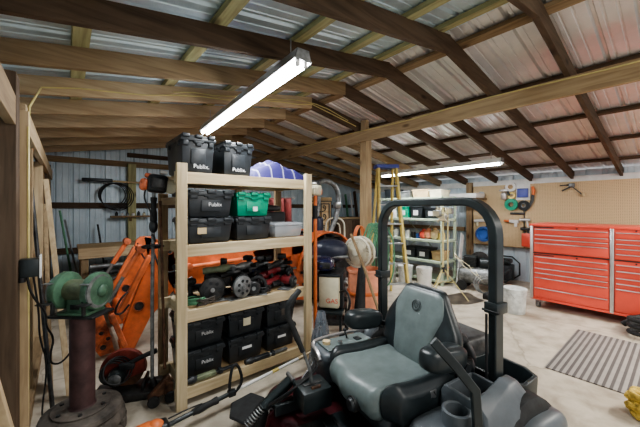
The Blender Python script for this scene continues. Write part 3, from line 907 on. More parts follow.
t = thing('edger', 'rusty lawn edger standing at the foot of the rack end', 'edger', (.585, 2.56, 0))
obj('shaft', MB().tube([(-.015, .10, 1.55), (0, .02, .25)], .011, 10), 'rust', t)
obj('blade_guard', MB().prism([(-.11, 0, .02), (-.12, 0, .07), (-.03, 0, .15), (.03, 0, .20), (.05, 0, .13), (.03, 0, .06), (-.04, 0, .06), (-.08, 0, .02)], (0, .05, 0)), 'rust', t, bevel=.006)
obj('debris_shield', MB().prism([(.0, -.02, .03), (.05, -.02, .05), (.055, -.02, .14), (.0, -.02, .17)], (0, .07, 0)), 'rust', t, bevel=.01)
for x, y in ((-.085, -.02), (.03, -.03)):
    w_ = obj('guide_wheel', MB().lathe([(.0, -.014), (.035, -.014), (.042, -.006), (.042, .006), (.035, .014), (.0, .014)], (x, y, .043), (.25, 1, 0), 22), 'black_rubber', t)

t = thing('string_trimmer', 'orange trimmer lying on the floor along the rack foot', 'string trimmer', (.42, 2.16, 0))
T = Matrix.Translation(V((-.03, -.02, .005)))
obj('engine_cover', MB().rbox((-.02, 0, .075), (.15, .14, .13), .045, 3, T=T).ell((.04, 0, .09), (.06, .06, .06), T=T), 'orange_plastic', t)
obj('engine_body', MB().rbox((.075, 0, .07), (.09, .11, .11), .025, 3, T=T), 'black_plastic', t)
obj('fuel_tank', MB().rbox((.02, .0, .022), (.16, .12, .045), .016, 2, T=T), 'cream', t)
obj('vent_slots', MB().box((-.03, -.071, .09), (.06, .006, .008), T=T).box((-.03, -.071, .075), (.06, .006, .008), T=T).box((-.03, -.071, .06), (.06, .006, .008), T=T), 'dark_steel', t)
p0, p1 = V((.06, 0, .075)), V((1.62, .10, .16))
P = lambda k: p0.lerp(p1, k)
obj('shaft_sleeve', MB().tube([P(0), P(.14), P(.30)], .016, 10), 'black_metal', t)
obj('shaft', MB().tube([P(.28), P(.74)], .0125, 10), 'white', t, label='silvery white shaft')
obj('shaft_coupling', MB().tube([P(.54), P(.58)], .0145, 10), 'yellow', t, label='yellow band')
obj('lower_shaft', MB().tube([P(.72), P(.86), P(1.)], .013, 10), 'tan', t)
obj('rear_grip', MB().tube([P(.12), P(.15), P(.20), P(.235)], [.022, .027, .022, .026], 10, smooth=1), 'black_rubber', t)
c = P(.30)
hb = [V((-.01, 0, 0)), V((.0, .005, .12)), V((.03, .01, .215)), V((.075, .01, .17)), V((.10, 0, .06)), V((.05, 0, -.005))]
obj('handle_loop', MB().tube([c + q for q in hb], .011, 10, smooth=2, closed=True), 'black_rubber', t)
obj('handle_clamp', MB().rbox(tuple(c + V((.01, 0, .0))), (.06, .05, .045), .01), 'black_plastic', t)
obj('throttle_cable', MB().tube([(.09, .0, .12), (.22, -.03, .15), P(.16) + V((0, 0, .03))], .005, 6, smooth=2), 'black_hose', t)

t = thing('string_trimmer', 'trimmer with orange shaft leaning on the far end of the rack', 'string trimmer', (2.02, 2.50, .02))
engine(t, (.0, 0, 1.60), .85, Matrix.Rotation(radians(200), 4, 'Z'), 'cream', 'orange_plastic', 'cream')
obj('shaft', MB().tube([(0, 0, .12), (.0, 0, 1.62)], .02, 10), 'orange_plastic', t)
obj('grip', MB().tube([(0, 0, 1.36), (0, 0, 1.5)], .026, 10), 'black_rubber', t)
obj('gear_head', MB().tube([(0, 0, .14), (0, -.02, .06), (-.03, -.05, .03)], [.022, .03, .02], 10, smooth=1), 'black_plastic', t)

# tools lying on the lip of the bottom shelf
def longtool(lab, p, q, m1, m2, cat='hedge trimmer', name='hedge_trimmer'):
    p, q = V(p), V(q); t = thing(name, lab, cat, p)
    d = q - p
    obj('motor_grip', MB().tube([d * 0, d * .12, d * .2], [.022, .03, .022], 10, smooth=1), 'black_plastic', t)
    obj('body', MB().beam(d * .18, d * .55, .045, .035), m1, t, bevel=.008)
    obj('blade_bar', MB().beam(d * .52, d, .035, .016), m2, t, bevel=.003)
    obj('trigger_guard', MB().beam(d * .6, d * .68, .05, .04), 'black_plastic', t, bevel=.008)
longtool('olive and black hedge trimmer lying before the first low crates', (.70, 2.44, .165), (1.12, 2.44, .165), 'grinder_tan', 'black_plastic')
longtool('slim grey pole tool lying before the last low crates', (1.19, 2.44, .155), (1.62, 2.44, .155), 'black_plastic', 'dull_steel', 'pole tool', 'pole_tool')

# ------------------------------------------------------------------ pile of power tools on the third shelf
ZS = .714
def cord(lab, c, R, m, n=5):
    mb = MB(); pts = []
    rr = random.Random(int(c[0] * 1000))
    N_ = n * 14
    for i in range(N_):
        a = 2 * PI * i / 14
        r_ = R * (.75 + .3 * rr.random())
        pts.append((c[0] + cos(a) * r_ * 1.4, c[1] + sin(a) * r_ * .8, c[2] + .007 + .05 * i / N_ + .012 * rr.random()))
    return one('extension_cable', MB().tube(pts, .006, 6, smooth=1), m, lab, 'power cord')
def circ_saw(lab, c, rz, m, disc, R=.085):
    t = thing('circular_saw', lab, 'circular saw', c, rz)
    obj('shoe_plate', MB().rbox((0, .0, .004), (.24, .12, .006), .002), 'dull_steel', t)
    obj('blade_guard', MB().lathe([(.0, -.022), (R * .8, -.022), (R, -.012), (R, .012), (R * .8, .022), (.0, .022)], (0, -.05, R + .01), (0, 1, 0), 28), disc, t)
    mb = MB()
    for i in range(7):
        a = 2 * PI * i / 7
        mb.cyl((cos(a) * R * .58, -.069, R + .01 + sin(a) * R * .58), (cos(a) * R * .58, -.075, R + .01 + sin(a) * R * .58), R * .15, n=10)
    obj('guard_hole', mb, 'black_plastic', t)
    obj('blade_bolt', MB().cyl((0, -.07, R + .01), (0, -.082, R + .01), .018, n=12), 'steel', t)
    obj('motor', MB().lathe([(.0, 0), (.045, 0), (.048, .02), (.048, .09), (.035, .11), (0, .11)], (.01, -.03, R + .015), (0, 1, 0), 20), m, t)
    obj('handle', MB().tube([(-.02, 0, R + .07), (.04, 0, R + .10), (.10, .0, R + .06), (.11, 0, R - .01)], .017, 10, smooth=2), 'black_rubber', t)
    return t
def grinder(lab, c, rz, m):
    t = thing('angle_grinder', lab, 'angle grinder', c, rz)
    obj('body', MB().lathe([(.0, 0), (.025, 0), (.03, .02), (.026, .12), (.034, .16), (.03, .22), (0, .225)], (-.1, 0, .045), (1, 0, .08), 18), m, t)
    obj('gear_head', MB().rbox((.14, 0, .06), (.06, .055, .055), .014), 'dull_steel', t)
    obj('disc', MB().cyl((.15, 0, .03), (.15, 0, .025), .058, n=28), 'dark_steel', t)
    obj('disc_guard', MB().lathe([(.0, 0), (.062, 0), (.065, -.016), (.06, -.016), (.058, -.004), (0, -.004)], (.15, 0, .042), (0, 0, 1), 24), 'dark_steel', t)
    obj('side_handle', MB().cyl((.14, -.03, .06), (.14, -.13, .075), .015, .018), 'black_rubber', t)
def drill(lab, c, rz, m, tilt=0):
    t = thing('cordless_drill', lab, 'drill', c, (tilt, 0, rz))
    obj('motor_housing', MB().lathe([(.0, 0), (.026, 0), (.033, .02), (.034, .11), (.026, .14), (0, .14)], (-.08, 0, .16), (1, 0, 0), 18), m, t)
    obj('chuck', MB().lathe([(.0, 0), (.022, 0), (.024, .03), (.012, .055), (0, .055)], (.06, 0, .16), (1, 0, 0), 14), 'dark_steel', t)
    obj('grip', MB().tube([(-.03, 0, .14), (-.045, 0, .05)], .019, 10), 'black_rubber', t)
    obj('battery', MB().rbox((-.04, 0, .025), (.10, .06, .05), .01), 'black_plastic', t)
cord('dark green cord tangled at the near end of the tool shelf', (.80, 2.52, ZS), .07, 'hose_green', 4)
circ_saw('black circular saw with dark round guard, first on the tool shelf', (.93, 2.55, ZS), radians(-8), 'black_plastic', 'dark_steel', .098)
circ_saw('circular saw showing a grey disc with round holes', (1.16, 2.50, ZS), radians(10), 'black_plastic', 'dull_steel', .092)
drill('black impact drill lying behind the circular saws', (1.08, 2.74, ZS + .0), radians(20), 'black_plastic')
grinder('long black angle grinder lying across the tool pile', (1.14, 2.66, ZS + .13), radians(12), 'dark_steel')
grinder('black angle grinder resting behind the first saw', (.92, 2.80, ZS + .02), radians(-30), 'black_plastic')
circ_saw('black tilted saw in the middle of the tool shelf', (1.36, 2.60, ZS), radians(40), 'dark_steel', 'black_plastic', .075)
drill('dark drill with a blue band standing on the tool shelf', (1.44, 2.72, ZS), radians(-20), 'dark_blue')
grinder('red and black angle grinder on the tool shelf', (1.52, 2.56, ZS + .02), radians(25), 'red_dark')
drill('red cordless drill standing near the far end of the tool shelf', (1.62, 2.66, ZS), radians(-35), 'red_dark')
drill('black cordless drill with upright grip at the far end of the tool shelf', (1.74, 2.60, ZS), radians(60), 'black_plastic')
grinder('dark red grinder lying behind the red drill', (1.72, 2.80, ZS + .02), radians(140), 'red_dark')
cord('black cord heaped between the saws on the tool shelf', (1.05, 2.62, ZS), .06, 'black_hose', 5)
cord('black cord heaped under the red grinder', (1.46, 2.60, ZS), .06, 'black_hose', 5)
cord('black cord heaped at the far end of the tool shelf', (1.66, 2.56, ZS), .05, 'black_hose', 4)

# ------------------------------------------------------------------ back wall things
t = thing('wall_shelf', 'small wooden shelf of bottles on the back wall', 'wall shelf', (.92, 6.62, 1.33))
obj('shelf_board', MB().box((0, .02, 0), (.62, .16, .03)), 'mid_x', t, bevel=.003)
obj('shelf_bracket', MB().prism([(-.02, .09, -.02), (-.02, -.04, -.02), (-.02, .09, -.14)], (.04, 0, 0)), 'mid_z', t)
for i, (x, h, m) in enumerate(((-.22, .07, 'bin_black'), (-.13, .05, 'white'), (-.05, .06, 'dull_steel'), (.04, .05, 'white'), (.13, .08, 'bin_black'), (.22, .06, 'cream'))):
    b = thing('bottle', ['short black', 'low white', 'small grey', 'squat white', 'tall black', 'cream'][i] + ' bottle on the small wall shelf', 'bottle', (.92 + x, 6.62, 1.346), 0, 'bottles on the wall shelf')
    obj('bottle_body', MB().lathe([(.0, 0), (.026, 0), (.026, h * .7), (.012, h * .9), (0, h * .9)], n=12), m, b)
    obj('cap', MB().cyl((0, 0, h * .88), (0, 0, h * 1.1), .013, n=10), 'black_plastic', b)
mb = MB()
for i in range(5):
    mb.torus((.63 + .02 * i, 6.60 - .01 * i, 1.73 - .01 * i), .20 + .012 * i, .008, (.1, 1, .05 * i), 30, 6)
one('coiled_wire', mb, 'black_hose', 'black wire coil hanging on the back wall', 'wire coil')
t = thing('pole_saw', 'long dark pole tool hung level on the back wall', 'pole tool', (.2, 6.62, 1.98))
obj('pole', MB().cyl((0, 0, 0), (1.25, -.02, -.02), .018), 'tan', t)
obj('tool_head', MB().rbox((.22, -.02, .0), (.44, .04, .06), .012), 'black_metal', t)
obj('mount_bracket', MB().box((.9, .03, -.02), (.03, .12, .06)), 'dark_steel', t)
t = thing('workbench', 'rough wooden bench along the back wall with a thick front board', 'workbench', (1.0, 5.72, 0))
obj('front_board', MB().box((0, -.25, .84), (1.75, .05, .15)), 'pine_x', t, bevel=.004)
obj('bench_top', MB().box((0, .12, .90), (1.75, .70, .03)), 'ply', t)
for x in (-.8, .8):
    for y in (-.2, .4):
        obj('leg', MB().box((x, y, .44), (.09, .09, .88)), 'mid_z', t, bevel=.003)
obj('lower_shelf', MB().box((0, .12, .35), (1.7, .6, .03)), 'mid_x', t)
for i, (z, y, m, lab) in enumerate(((.66, 5.32, 'dull_steel', 'uppermost grey pipe stored before the bench'), (.56, 5.34, 'dark_steel', 'dark pipe stored under the grey pipe'), (.46, 5.33, 'dull_steel', 'grey channel stored near the bench foot'), (.40, 5.4, 'rust', 'lowest rusty bar stored under the bench'))):
    one('stored_pipe', MB().cyl((.25, y + .02, z), (1.9, y + .02, z), .03, n=12), m, lab, 'pipe')


# more of the tool pile: uprights and a second layer
def impact(lab, c, rz, m, lean=0):
    t = thing('impact_wrench', lab, 'impact wrench', c, (lean, 0, rz))
    obj('motor_housing', MB().lathe([(.0, 0), (.03, 0), (.04, .02), (.042, .10), (.034, .14), (.02, .17), (0, .17)], (-.08, 0, .10), (1, 0, .25), 18), m, t)
    obj('anvil', MB().cyl((.08, 0, .145), (.12, 0, .155), .013, n=10), 'steel', t)
    obj('grip', MB().tube([(-.04, 0, .10), (-.055, 0, .20), (-.04, 0, .27)], [.021, .019, .023], 10, smooth=1), 'black_rubber', t)
    obj('battery', MB().rbox((-.035, 0, .29), (.09, .06, .045), .01), 'black_plastic', t)
def router(lab, c, rz, m):
    t = thing('router', lab, 'router', c, rz)
    obj('base_plate', MB().cyl((0, 0, .0), (0, 0, .012), .08, n=26), 'dark_steel', t)
    obj('motor_housing', MB().lathe([(.0, .03), (.055, .03), (.06, .06), (.06, .17), (.05, .20), (.03, .215), (0, .215)], n=22), m, t)
    obj('base_column', MB().cyl((.045, .03, .01), (.045, .03, .08), .01).cyl((-.045, -.03, .01), (-.045, -.03, .08), .01), 'steel', t)
    for s_ in (-1, 1): obj('knob_handle', MB().ell((s_ * .09, 0, .07), (.028, .028, .026)), 'black_plastic', t)
router('black router with round base behind the first circular saw', (.99, 2.70, ZS), 0, 'dark_steel')
router('dark router standing among the saws on the tool shelf', (1.27, 2.76, ZS), .5, 'black_plastic')
grinder('grey barrelled grinder on top of the tool pile', (1.18, 2.60, ZS + .19), radians(6), 'dull_steel')
grinder('black long grinder heaped over the middle saw', (1.36, 2.66, ZS + .17), radians(-14), 'black_plastic')
impact('black impact wrench standing on its head behind the red grinder', (1.56, 2.74, ZS), radians(15), 'black_plastic', radians(12))
impact('red and black impact wrench with its battery up', (1.50, 2.64, ZS), radians(-10), 'red_dark', radians(-10))
impact('black impact wrench with its battery up, last on the tool shelf', (1.78, 2.72, ZS), radians(-30), 'dark_steel', radians(14))
circ_saw('dark saw with grey guard lying near the shelf end', (1.68, 2.50, ZS), radians(30), 'red_dark', 'dark_steel', .055)
drill('dark drill lying low in front at the first end of the shelf', (.76, 2.64, ZS), radians(200), 'dark_steel')
cord('green and black cord spilled before the round guard', (.86, 2.46, ZS), .05, 'hub', 4)
cord('black cord heaped over the router', (1.28, 2.62, ZS + .01), .07, 'black_hose', 5)

grinder('dark green banded grinder on top of the pile by the first saw', (.98, 2.58, ZS + .20), radians(-18), 'grinder_tan')
grinder('black grinder laid high over the red tools', (1.56, 2.60, ZS + .16), radians(22), 'dark_steel')
impact('black impact wrench leaning at the first end of the tool shelf', (.80, 2.76, ZS), radians(40), 'dark_steel', radians(-12))
impact('grey impact wrench with battery up between saw and router', (1.10, 2.80, ZS), radians(70), 'dull_steel', radians(8))
impact('dark impact wrench with battery up behind the drill with blue band', (1.40, 2.82, ZS), radians(120), 'black_plastic', radians(-8))
drill('red drill leaning over in front of the upright wrenches', (1.60, 2.55, ZS + .02), radians(15), 'red_dark', radians(-35))
circ_saw('small black saw wedged between the grey disc saw and the red grinder', (1.30, 2.50, ZS), radians(-25), 'black_plastic', 'dark_steel', .06)
cord('black cord heaped along the front of the tool shelf', (1.40, 2.47, ZS), .045, 'black_hose', 5)
cord('grey cord heaped by the upright wrenches', (1.72, 2.68, ZS), .05, 'dark_steel', 5)
# ------------------------------------------------------------------ tractor with front loader
TY = 3.72
tr = thing('tractor', 'orange compact tractor with front loader arms behind the rack', 'tractor', (0, 0, 0))
def L3(u, v, y=TY): return at(u, v, Y=y)
def flip(o): return o
for side, y in enumerate((3.70, 4.62)):
    q = lambda u, v: V((at(u, v, Y=3.70).x, y, at(u, v, Y=3.70).z))
    dy = V((0, .06, 0))
    # lower, drooping length of the arm
    obj('loader_arm', MB().prism([q(151, 248), q(156, 243), q(170, 242), q(181, 252), q(184, 268), q(176, 288), q(150, 318), q(134, 350), q(120, 351), q(118, 342), q(132, 303), q(144, 274)], dy), 'orange', tr, bevel=.008)
    # rear length running back to the tractor
    obj('loader_boom', MB().prism([q(160, 242), q(176, 246), q(200, 256), q(238, 250), q(262, 241), q(300, 238), q(305, 252), q(272, 262), q(245, 266), q(224, 270), q(204, 284), q(192, 290), q(176, 296), q(165, 275)], dy), 'orange', tr, bevel=.008)
    for (u, v), r in (((139, 306), .045), ((150, 262), .02), ((170, 252), .022)):
        p = q(u, v)
        obj('pivot_tube', MB().lathe([(r, 0), (r * 1.25, 0), (r * 1.25, .075), (r, .075)], p + V((0, -.008, 0)), (0, 1, 0), 26, closed=True), 'orange_dirty', tr)
        obj('pivot_bore', MB().cyl(p + V((0, -.003, 0)), p + V((0, .065, 0)), r, n=20), 'dark_steel', tr)
    # quick attach plate
    obj('attach_plate', MB().prism([q(94, 320), q(103, 314), q(109, 330), q(115, 352), q(100, 357), q(91, 346)], V((0, .05, 0)) + V((0, .05, 0)) * 0), 'orange_dirty', tr, bevel=.008)
    for u, v, r in ((103, 347, .026), (108, 338, .02), (101, 333, .02)):
        p = q(u, v)
        obj('pin_boss', MB().lathe([(r, 0), (r * 1.5, 0), (r * 1.5, .03), (r, .03)], p + V((0, -.02, 0)), (0, 1, 0), 18, closed=True), 'orange_dirty', tr)
        obj('attach_pin', MB().cyl(p + V((0, -.012, 0)), p + V((0, .05, 0)), r, n=14), 'dark_steel', tr)
    # linkage and cylinders in front of the arm
    e = V((0, -.05, 0))
    obj('curl_link', MB().beam(q(149, 255) + e, q(119, 311) + e, .05, .075, (0, 1, 0)), 'orange', tr, bevel=.01)
    obj('curl_link', MB().beam(q(111, 313) + e, q(124, 344) + e, .05, .09, (0, 1, 0)), 'orange_dirty', tr, bevel=.01)
    e2 = V((0, -.10, 0))
    obj('hydraulic_cylinder', MB().cyl(q(137, 251) + e2, q(122, 275) + e2, .028, n=14), 'orange', tr)
    obj('cylinder_rod', MB().cyl(q(122, 275) + e2, q(108, 300) + e2, .018, n=12), 'steel', tr)
    obj('cylinder_eye', MB().cyl(q(139, 248) + e2 * 1.4, q(139, 248) + e2 * .1, .04, n=16), 'orange_dirty', tr)
    obj('lift_cylinder', MB().cyl(q(191, 266) + e, q(240, 259) + e, .026, n=14), 'orange', tr)
    obj('cylinder_rod', MB().cyl(q(240, 259) + e, q(262, 256) + e, .014, n=12), 'steel', tr)
    obj('cylinder_eye', MB().cyl(q(188, 266) + e * 1.6, q(188, 266) + e * .1, .036, n=16), 'orange_dirty', tr)
    obj('boom_bracket', MB().prism([q(252, 252), q(262, 246), q(276, 247), q(284, 256), q(284, 272), q(272, 275), q(262, 268)], V((0, .14, 0))), 'orange_dirty', tr, bevel=.008)
    # loader mast
    obj('loader_mast', MB().prism([q(292, 236), q(306, 236), q(306, 300), q(290, 300)], V((0, .10, 0))), 'orange', tr, bevel=.008)
    hose = [q(152, 250) + e, q(158, 268) + e * 1.8, q(166, 272) + e * 1.5, q(180, 268) + e * 1.2]
    obj('hydraulic_hose', MB().tube(hose, .010, 8, smooth=2), 'black_hose', tr)
    hose = [q(126, 290) + e2, q(118, 296) + e2 * 1.5, q(112, 310) + e2 * 1.4, q(120, 312) + e2, q(128, 302) + e2]
    obj('hydraulic_hose', MB().tube(hose, .010, 8, smooth=2), 'black_hose', tr)
a_, b_ = at(128, 322, Y=3.70), at(128, 322, Y=3.70)
obj('cross_tube', MB().cyl((a_.x, 3.74, a_.z), (a_.x, 4.66, a_.z), .045, n=18), 'orange', tr)
# chassis, hood
obj('hood', MB().loft([superring((x, 4.19, z), .26 * k, .30 * k2, .45, 24, 'yz') for x, z, k, k2 in ((1.72, .92, .75, .75), (1.76, .93, .95, .95), (1.9, .94, 1, 1), (2.5, .97, 1, 1.02), (2.66, .97, .98, 1.0))]), 'orange', tr)
obj('front_grille', MB().rbox((1.71, 4.19, .90), (.03, .36, .34), .01), 'black_plastic', tr)
obj('chassis', MB().box((2.45, 4.19, .52), (1.6, .30, .22)), 'dark_steel', tr, bevel=.02)
for y in (3.86, 4.52):
    w_ = obj('front_wheel', MB().lathe([(.10, -.08), (.2, -.09), (.28, -.08), (.31, -.05), (.315, 0), (.31, .05), (.28, .08), (.2, .09), (.10, .08)], (1.98, y, .315), (0, 1, 0), 32, closed=True), 'black_rubber', tr)
    obj('wheel_disc', MB().cyl((1.98, y - .04, .315), (1.98, y + .04, .315), .14, n=24), 'orange_dirty', w_)
for y in (3.78, 4.60):
    mb = MB().lathe([(.2, -.13), (.42, -.14), (.50, -.10), (.52, 0), (.50, .10), (.42, .14), (.2, .13)], (3.25, y, .52), (0, 1, 0), 36, closed=True)
    for i in range(18):
        a = 2 * PI * i / 18
        T = Matrix.Translation((3.25, y, .52)) @ Matrix.Rotation(a, 4, 'Y')
        mb.box((.525, .0, 0), (.04, .24, .035), T=T)
    w_ = obj('rear_wheel', mb, 'black_rubber', tr)
    obj('wheel_disc', MB().cyl((3.25, y - .05, .52), (3.25, y + .05, .52), .21, n=24), 'orange_dirty', w_)
    arc = [(3.25 + .60 * cos(a), y, .50 + .60 * sin(a)) for a in [radians(q_) for q_ in range(15, 176, 10)]]
    obj('fender', MB().bar(arc, .26, .03), 'orange', tr, bevel=.006)
obj('seat', MB().rbox((3.12, 4.19, .98), (.42, .44, .12), .05, 3).rbox((3.36, 4.19, 1.16), (.12, .42, .36), .05, 3), 'navy', tr)
obj('steering_column', MB().cyl((2.66, 4.19, .95), (2.82, 4.19, 1.22), .03), 'black_plastic', tr)
obj('steering_wheel', MB().torus((2.83, 4.19, 1.24), .17, .014, (.5, 0, .86), 28, 8), 'black_plastic', tr)
# grey roll bar, folded part way
rb = [at(318, 183, Y=4.05), at(326, 180, Y=4.05), at(335, 185, Y=4.05), at(339, 196, Y=4.05), at(337, 216, Y=4.05), at(331, 230, Y=4.05), at(325, 246, Y=4.05)]
obj('roll_bar', MB().tube(rb, .045, 12, smooth=2), 'dull_steel', tr)
obj('roll_bar', MB().tube([V((p.x + .12, 4.75, p.z)) for p in rb], .04, 12, smooth=2), 'dull_steel', tr)
obj('roll_bar_hinge', MB().rbox(tuple(at(337, 205, Y=4.02)), (.13, .10, .12), .02), 'steel', tr)
obj('roll_bar_crossbar', MB().tube([rb[0], V((rb[0].x + .12, 4.75, rb[0].z))], .04, 12), 'dull_steel', tr)

# ------------------------------------------------------------------ welder, helmet, navy cover
wl = at(332, 288, d=3.45)
rzw = radians(-52)
t = thing('welding_machine', 'cream and black welding machine on a low cart beside the rack', 'welder', (wl.x, wl.y, 0), rzw)
zb = .40
obj('side_panel', MB().rbox((0, 0, zb + .19), (.22, .42, .34), .02), 'cream', t)
obj('front_panel', MB().rbox((.125, .0, zb + .19), (.05, .30, .38), .02), 'black_plastic', t)
obj('roof_panel', MB().rbox((0, 0, zb + .37), (.25, .43, .03), .01), 'black_plastic', t)
text('lettering', 'GAS', 'red', t, (0.035, -.212, zb + .10), (PI / 2, 0, 0), .07, ax='CENTER')
for y, z in ((-.06, .28), (.06, .28), (.0, .19)):
    obj('control_knob', MB().cyl((.148, y, zb + z), (.17, y, zb + z), .02, n=14), 'silver_trim', t)
obj('cable_socket', MB().cyl((.148, -.04, zb + .08), (.18, -.04, zb + .08), .025, n=14), 'dark_steel', t)
obj('cart_tray', MB().rbox((0, 0, zb - .02), (.30, .50, .03), .006), 'black_metal', t)
for x in (-.13, .13):
    for y in (-.22, .22):
        obj('cart_leg', MB().box((x, y, (zb - .02) / 2 + .03), (.025, .025, zb - .04)), 'black_metal', t)
        obj('cart_caster', MB().cyl((x - .015, y, .035), (x + .015, y, .035), .035, n=14), 'black_rubber', t)
one('welding_cable', MB().tube([at(340, 292, d=3.2), at(347, 290, d=3.1), at(351, 305, d=3.05), at(344, 318, d=3.1), at(349, 330, d=3.0), at(340, 338, d=3.1)], .012, 8, smooth=2), 'black_hose', 'black welding cable drooping from the welder front', 'cable')
hp = at(324, 263, d=3.4)
t = thing('welding_helmet', 'glossy dark blue welding helmet lying on the cream welder', 'helmet', (hp.x, hp.y, zb + .385), rzw)
obj('shell', MB().ell((0, 0, .085), (.12, .16, .085), e=.85), 'dark_blue', t)
obj('visor', MB().rbox((.03, -.14, .09), (.13, .03, .07), .012), 'dark_steel', t)
obj('head_band', MB().torus((0, .03, .03), .10, .010, (0, 0, 1), 24, 6), 'black_plastic', t)
cp = at(330, 251, d=4.0)
t = thing('motor_cover', 'large dark navy rounded engine cover behind the welding helmet', 'engine cover', (cp.x, cp.y, 0), radians(-40))
obj('cowl', MB().ell((0, 0, .93), (.24, .16, .15), e=.8), 'navy', t)
obj('cowl_band', MB().rbox((0, 0, .87), (.46, .30, .035), .012), 'dull_steel', t)
obj('stand_leg', MB().box((-.1, 0, .42), (.06, .12, .84)), 'dark_steel', t)
obj('stand_leg', MB().box((.1, 0, .42), (.06, .12, .84)), 'dark_steel', t)
obj('stand_foot', MB().rbox((0, 0, .02), (.40, .30, .04), .01), 'dark_steel', t)

# crumpled plastic bag by the rack end
bp = at(321, 322, d=2.75)
def bag(a, b):
    th = 2 * PI * a; z = .56 * b
    r_ = (.12 - .085 * b ** 1.6) * (1 + .20 * sin(th * 5 + 5 * b) + .12 * sin(th * 11 - 9 * b)) * min(1, .55 + 3 * b)
    return (r_ * cos(th) * .8, r_ * sin(th) * .8, z + .004)
t = thing('plastic_bag', 'crumpled grey plastic bag standing beside the rack end', 'plastic bag', (bp.x, bp.y, 0), 0)
obj('bag_film', MB().grid(bag, 48, 14), 'bag', t, angle=80)
obj('bag_contents', MB().ell((0, 0, .2), (.06, .06, .19)), 'bin_black', t)

# ------------------------------------------------------------------ fan
M['fan_tan'] = mat('dusty tan fan shroud', (.50, .43, .30), .6, var=.25, scale=20)
fc = at(359, 252, d=4.0)
fd = (V((0, 0, 1.5)) - fc); fd.z = 0; fd.normalize()
fd = Matrix.Rotation(radians(-32), 3, 'Z') @ fd
t = thing('floor_fan', 'round off white fan propped above the faded orange tub', 'fan', (fc.x, fc.y, 0))
lc = V((0, 0, fc.z))
R_ = .195
obj('grille_ring', MB().torus(lc + fd * .05, R_, .014, fd, 36, 8).torus(lc - fd * .06, R_, .014, fd, 36, 8), 'fan_white', t)
mb = MB()
a = fd.orthogonal().normalized(); b = fd.cross(a)
for i in range(56):
    th = 2 * PI * i / 56
    dr = a * cos(th) + b * sin(th)
    mb.tube([lc + fd * .07 + dr * .04, lc + fd * .085 + dr * .13, lc + fd * .05 + dr * R_], .0024, 5)
for rr in (.08, .15): mb.torus(lc + fd * .08, rr, .0024, fd, 30, 5)
obj('front_grille', mb, 'fan_white', t)
mb = MB()
for i in range(4):
    th = 2 * PI * i / 4 + .4
    dr = a * cos(th) + b * sin(th); tn = fd.cross(dr)
    mb.prism([lc + dr * .04 - tn * .02, lc + dr * .10 - tn * .07 , lc + dr * .19 - tn * .06, lc + dr * .195 + tn * .05, lc + dr * .10 + tn * .05, lc + dr * .04 + tn * .02], fd * .006)
obj('fan_blade', mb, 'cream', t)
obj('rear_shroud', MB().cyl(lc - fd * .065, lc - fd * .055, R_ * .98, n=32), 'fan_tan', t)
obj('hub', MB().cyl(lc - fd * .03, lc + fd * .095, .042, n=20), 'fan_white', t)
obj('motor', MB().cyl(lc - fd * .14, lc - fd * .03, .06, n=20), 'fan_white', t)
obj('pole', MB().cyl((0, 0, .03) - fd * .10 if False else V((0, 0, .03)) - fd * .10, lc - fd * .10, .016, n=12), 'fan_white', t)
obj('base', MB().lathe([(.19, 0), (.19, .012), (.06, .03), (.02, .05), (0, .05)], V((0, 0, 0)) - fd * .10, n=30), 'fan_white', t)

# faded orange tub
oc = at(364, 300, d=3.95)
t = thing('orange_tub', 'tall faded orange plastic tub standing under the fan', 'tub', (oc.x, oc.y, 0), radians(-35))
zt_ = at(360, 270, d=3.85).z
obj('tub_wall', MB().loft([superring((0, 0, z), .20 * k, .16 * k, .6, 28) for z, k in ((0, .82), (.1, .9), (zt_ * .6, 1.), (zt_ - .04, 1.02), (zt_ - .03, 1.1), (zt_, 1.1), (zt_ + .0, 1.0), (zt_ - .06, .95))]), 'salmon', t)
obj('tub_rib', MB().loft([superring((0, 0, z), .215 * k, .172 * k, .6, 28) for z, k in ((zt_ * .55, .98), (zt_ * .56, 1.0), (zt_ * .6, 1.0), (zt_ * .61, .98))]), 'orange_plastic', t)
cc = at(359, 303, d=3.6)
t = thing('umbrella', 'rolled black umbrella leaning on the orange tub', 'umbrella', (cc.x, cc.y, 0), 0)
ct = at(362, 268, d=3.7) - V((cc.x, cc.y, 0))
obj('canopy', MB().cyl((0, 0, .12), ct, .075, .045, n=14), 'black_rubber', t)
obj('tip', MB().cyl((0, 0, 0), (0, 0, .13), .012, .03, n=10), 'black_plastic', t)
obj('handle', MB().cyl(ct, ct + V((.01, 0, .05)), .02, .015, n=10), 'black_plastic', t)
one('wooden_handle', MB().tube([at(379, 312, d=3.4), at(365, 270, d=3.55), at(351, 234, d=3.7)], .017, 10), 'mid_z', 'weathered wooden handle leaning across the white fan', 'handle stick')

# hoses hung on the post
hb_ = at(371, 226, d=4.4)
mb = MB()
rr = random.Random(3)
for i in range(8):
    cx = hb_ + V((.02 * i - .06, -.02 * i - .02, .02 * rr.random()))
    w0 = .10 + .05 * rr.random(); dz = -.82 - .14 * rr.random(); off = .04 * (rr.random() - .5)
    rt = V((.77, -.64, 0))
    pts = [cx + rt * (-.02), cx + rt * 0 + V((0, 0, .035)), cx + rt * .04, cx + rt * (w0 + off) + V((0, 0, -.25)), cx + rt * (w0 * .9 + off) + V((0, 0, dz * .8)),
           cx + rt * (off) + V((0, 0, dz)), cx + rt * (-w0 + off) + V((0, 0, dz * .8)), cx + rt * (-w0 + off) + V((0, 0, -.25))]
    mb.tube(pts, .011, 7, closed=True, smooth=2)
t = one('garden_hose', mb, 'hose_green', 'green garden hose coiled in long loops on the square post', 'garden hose')
ob = at(358, 226, d=4.5); mb = MB()
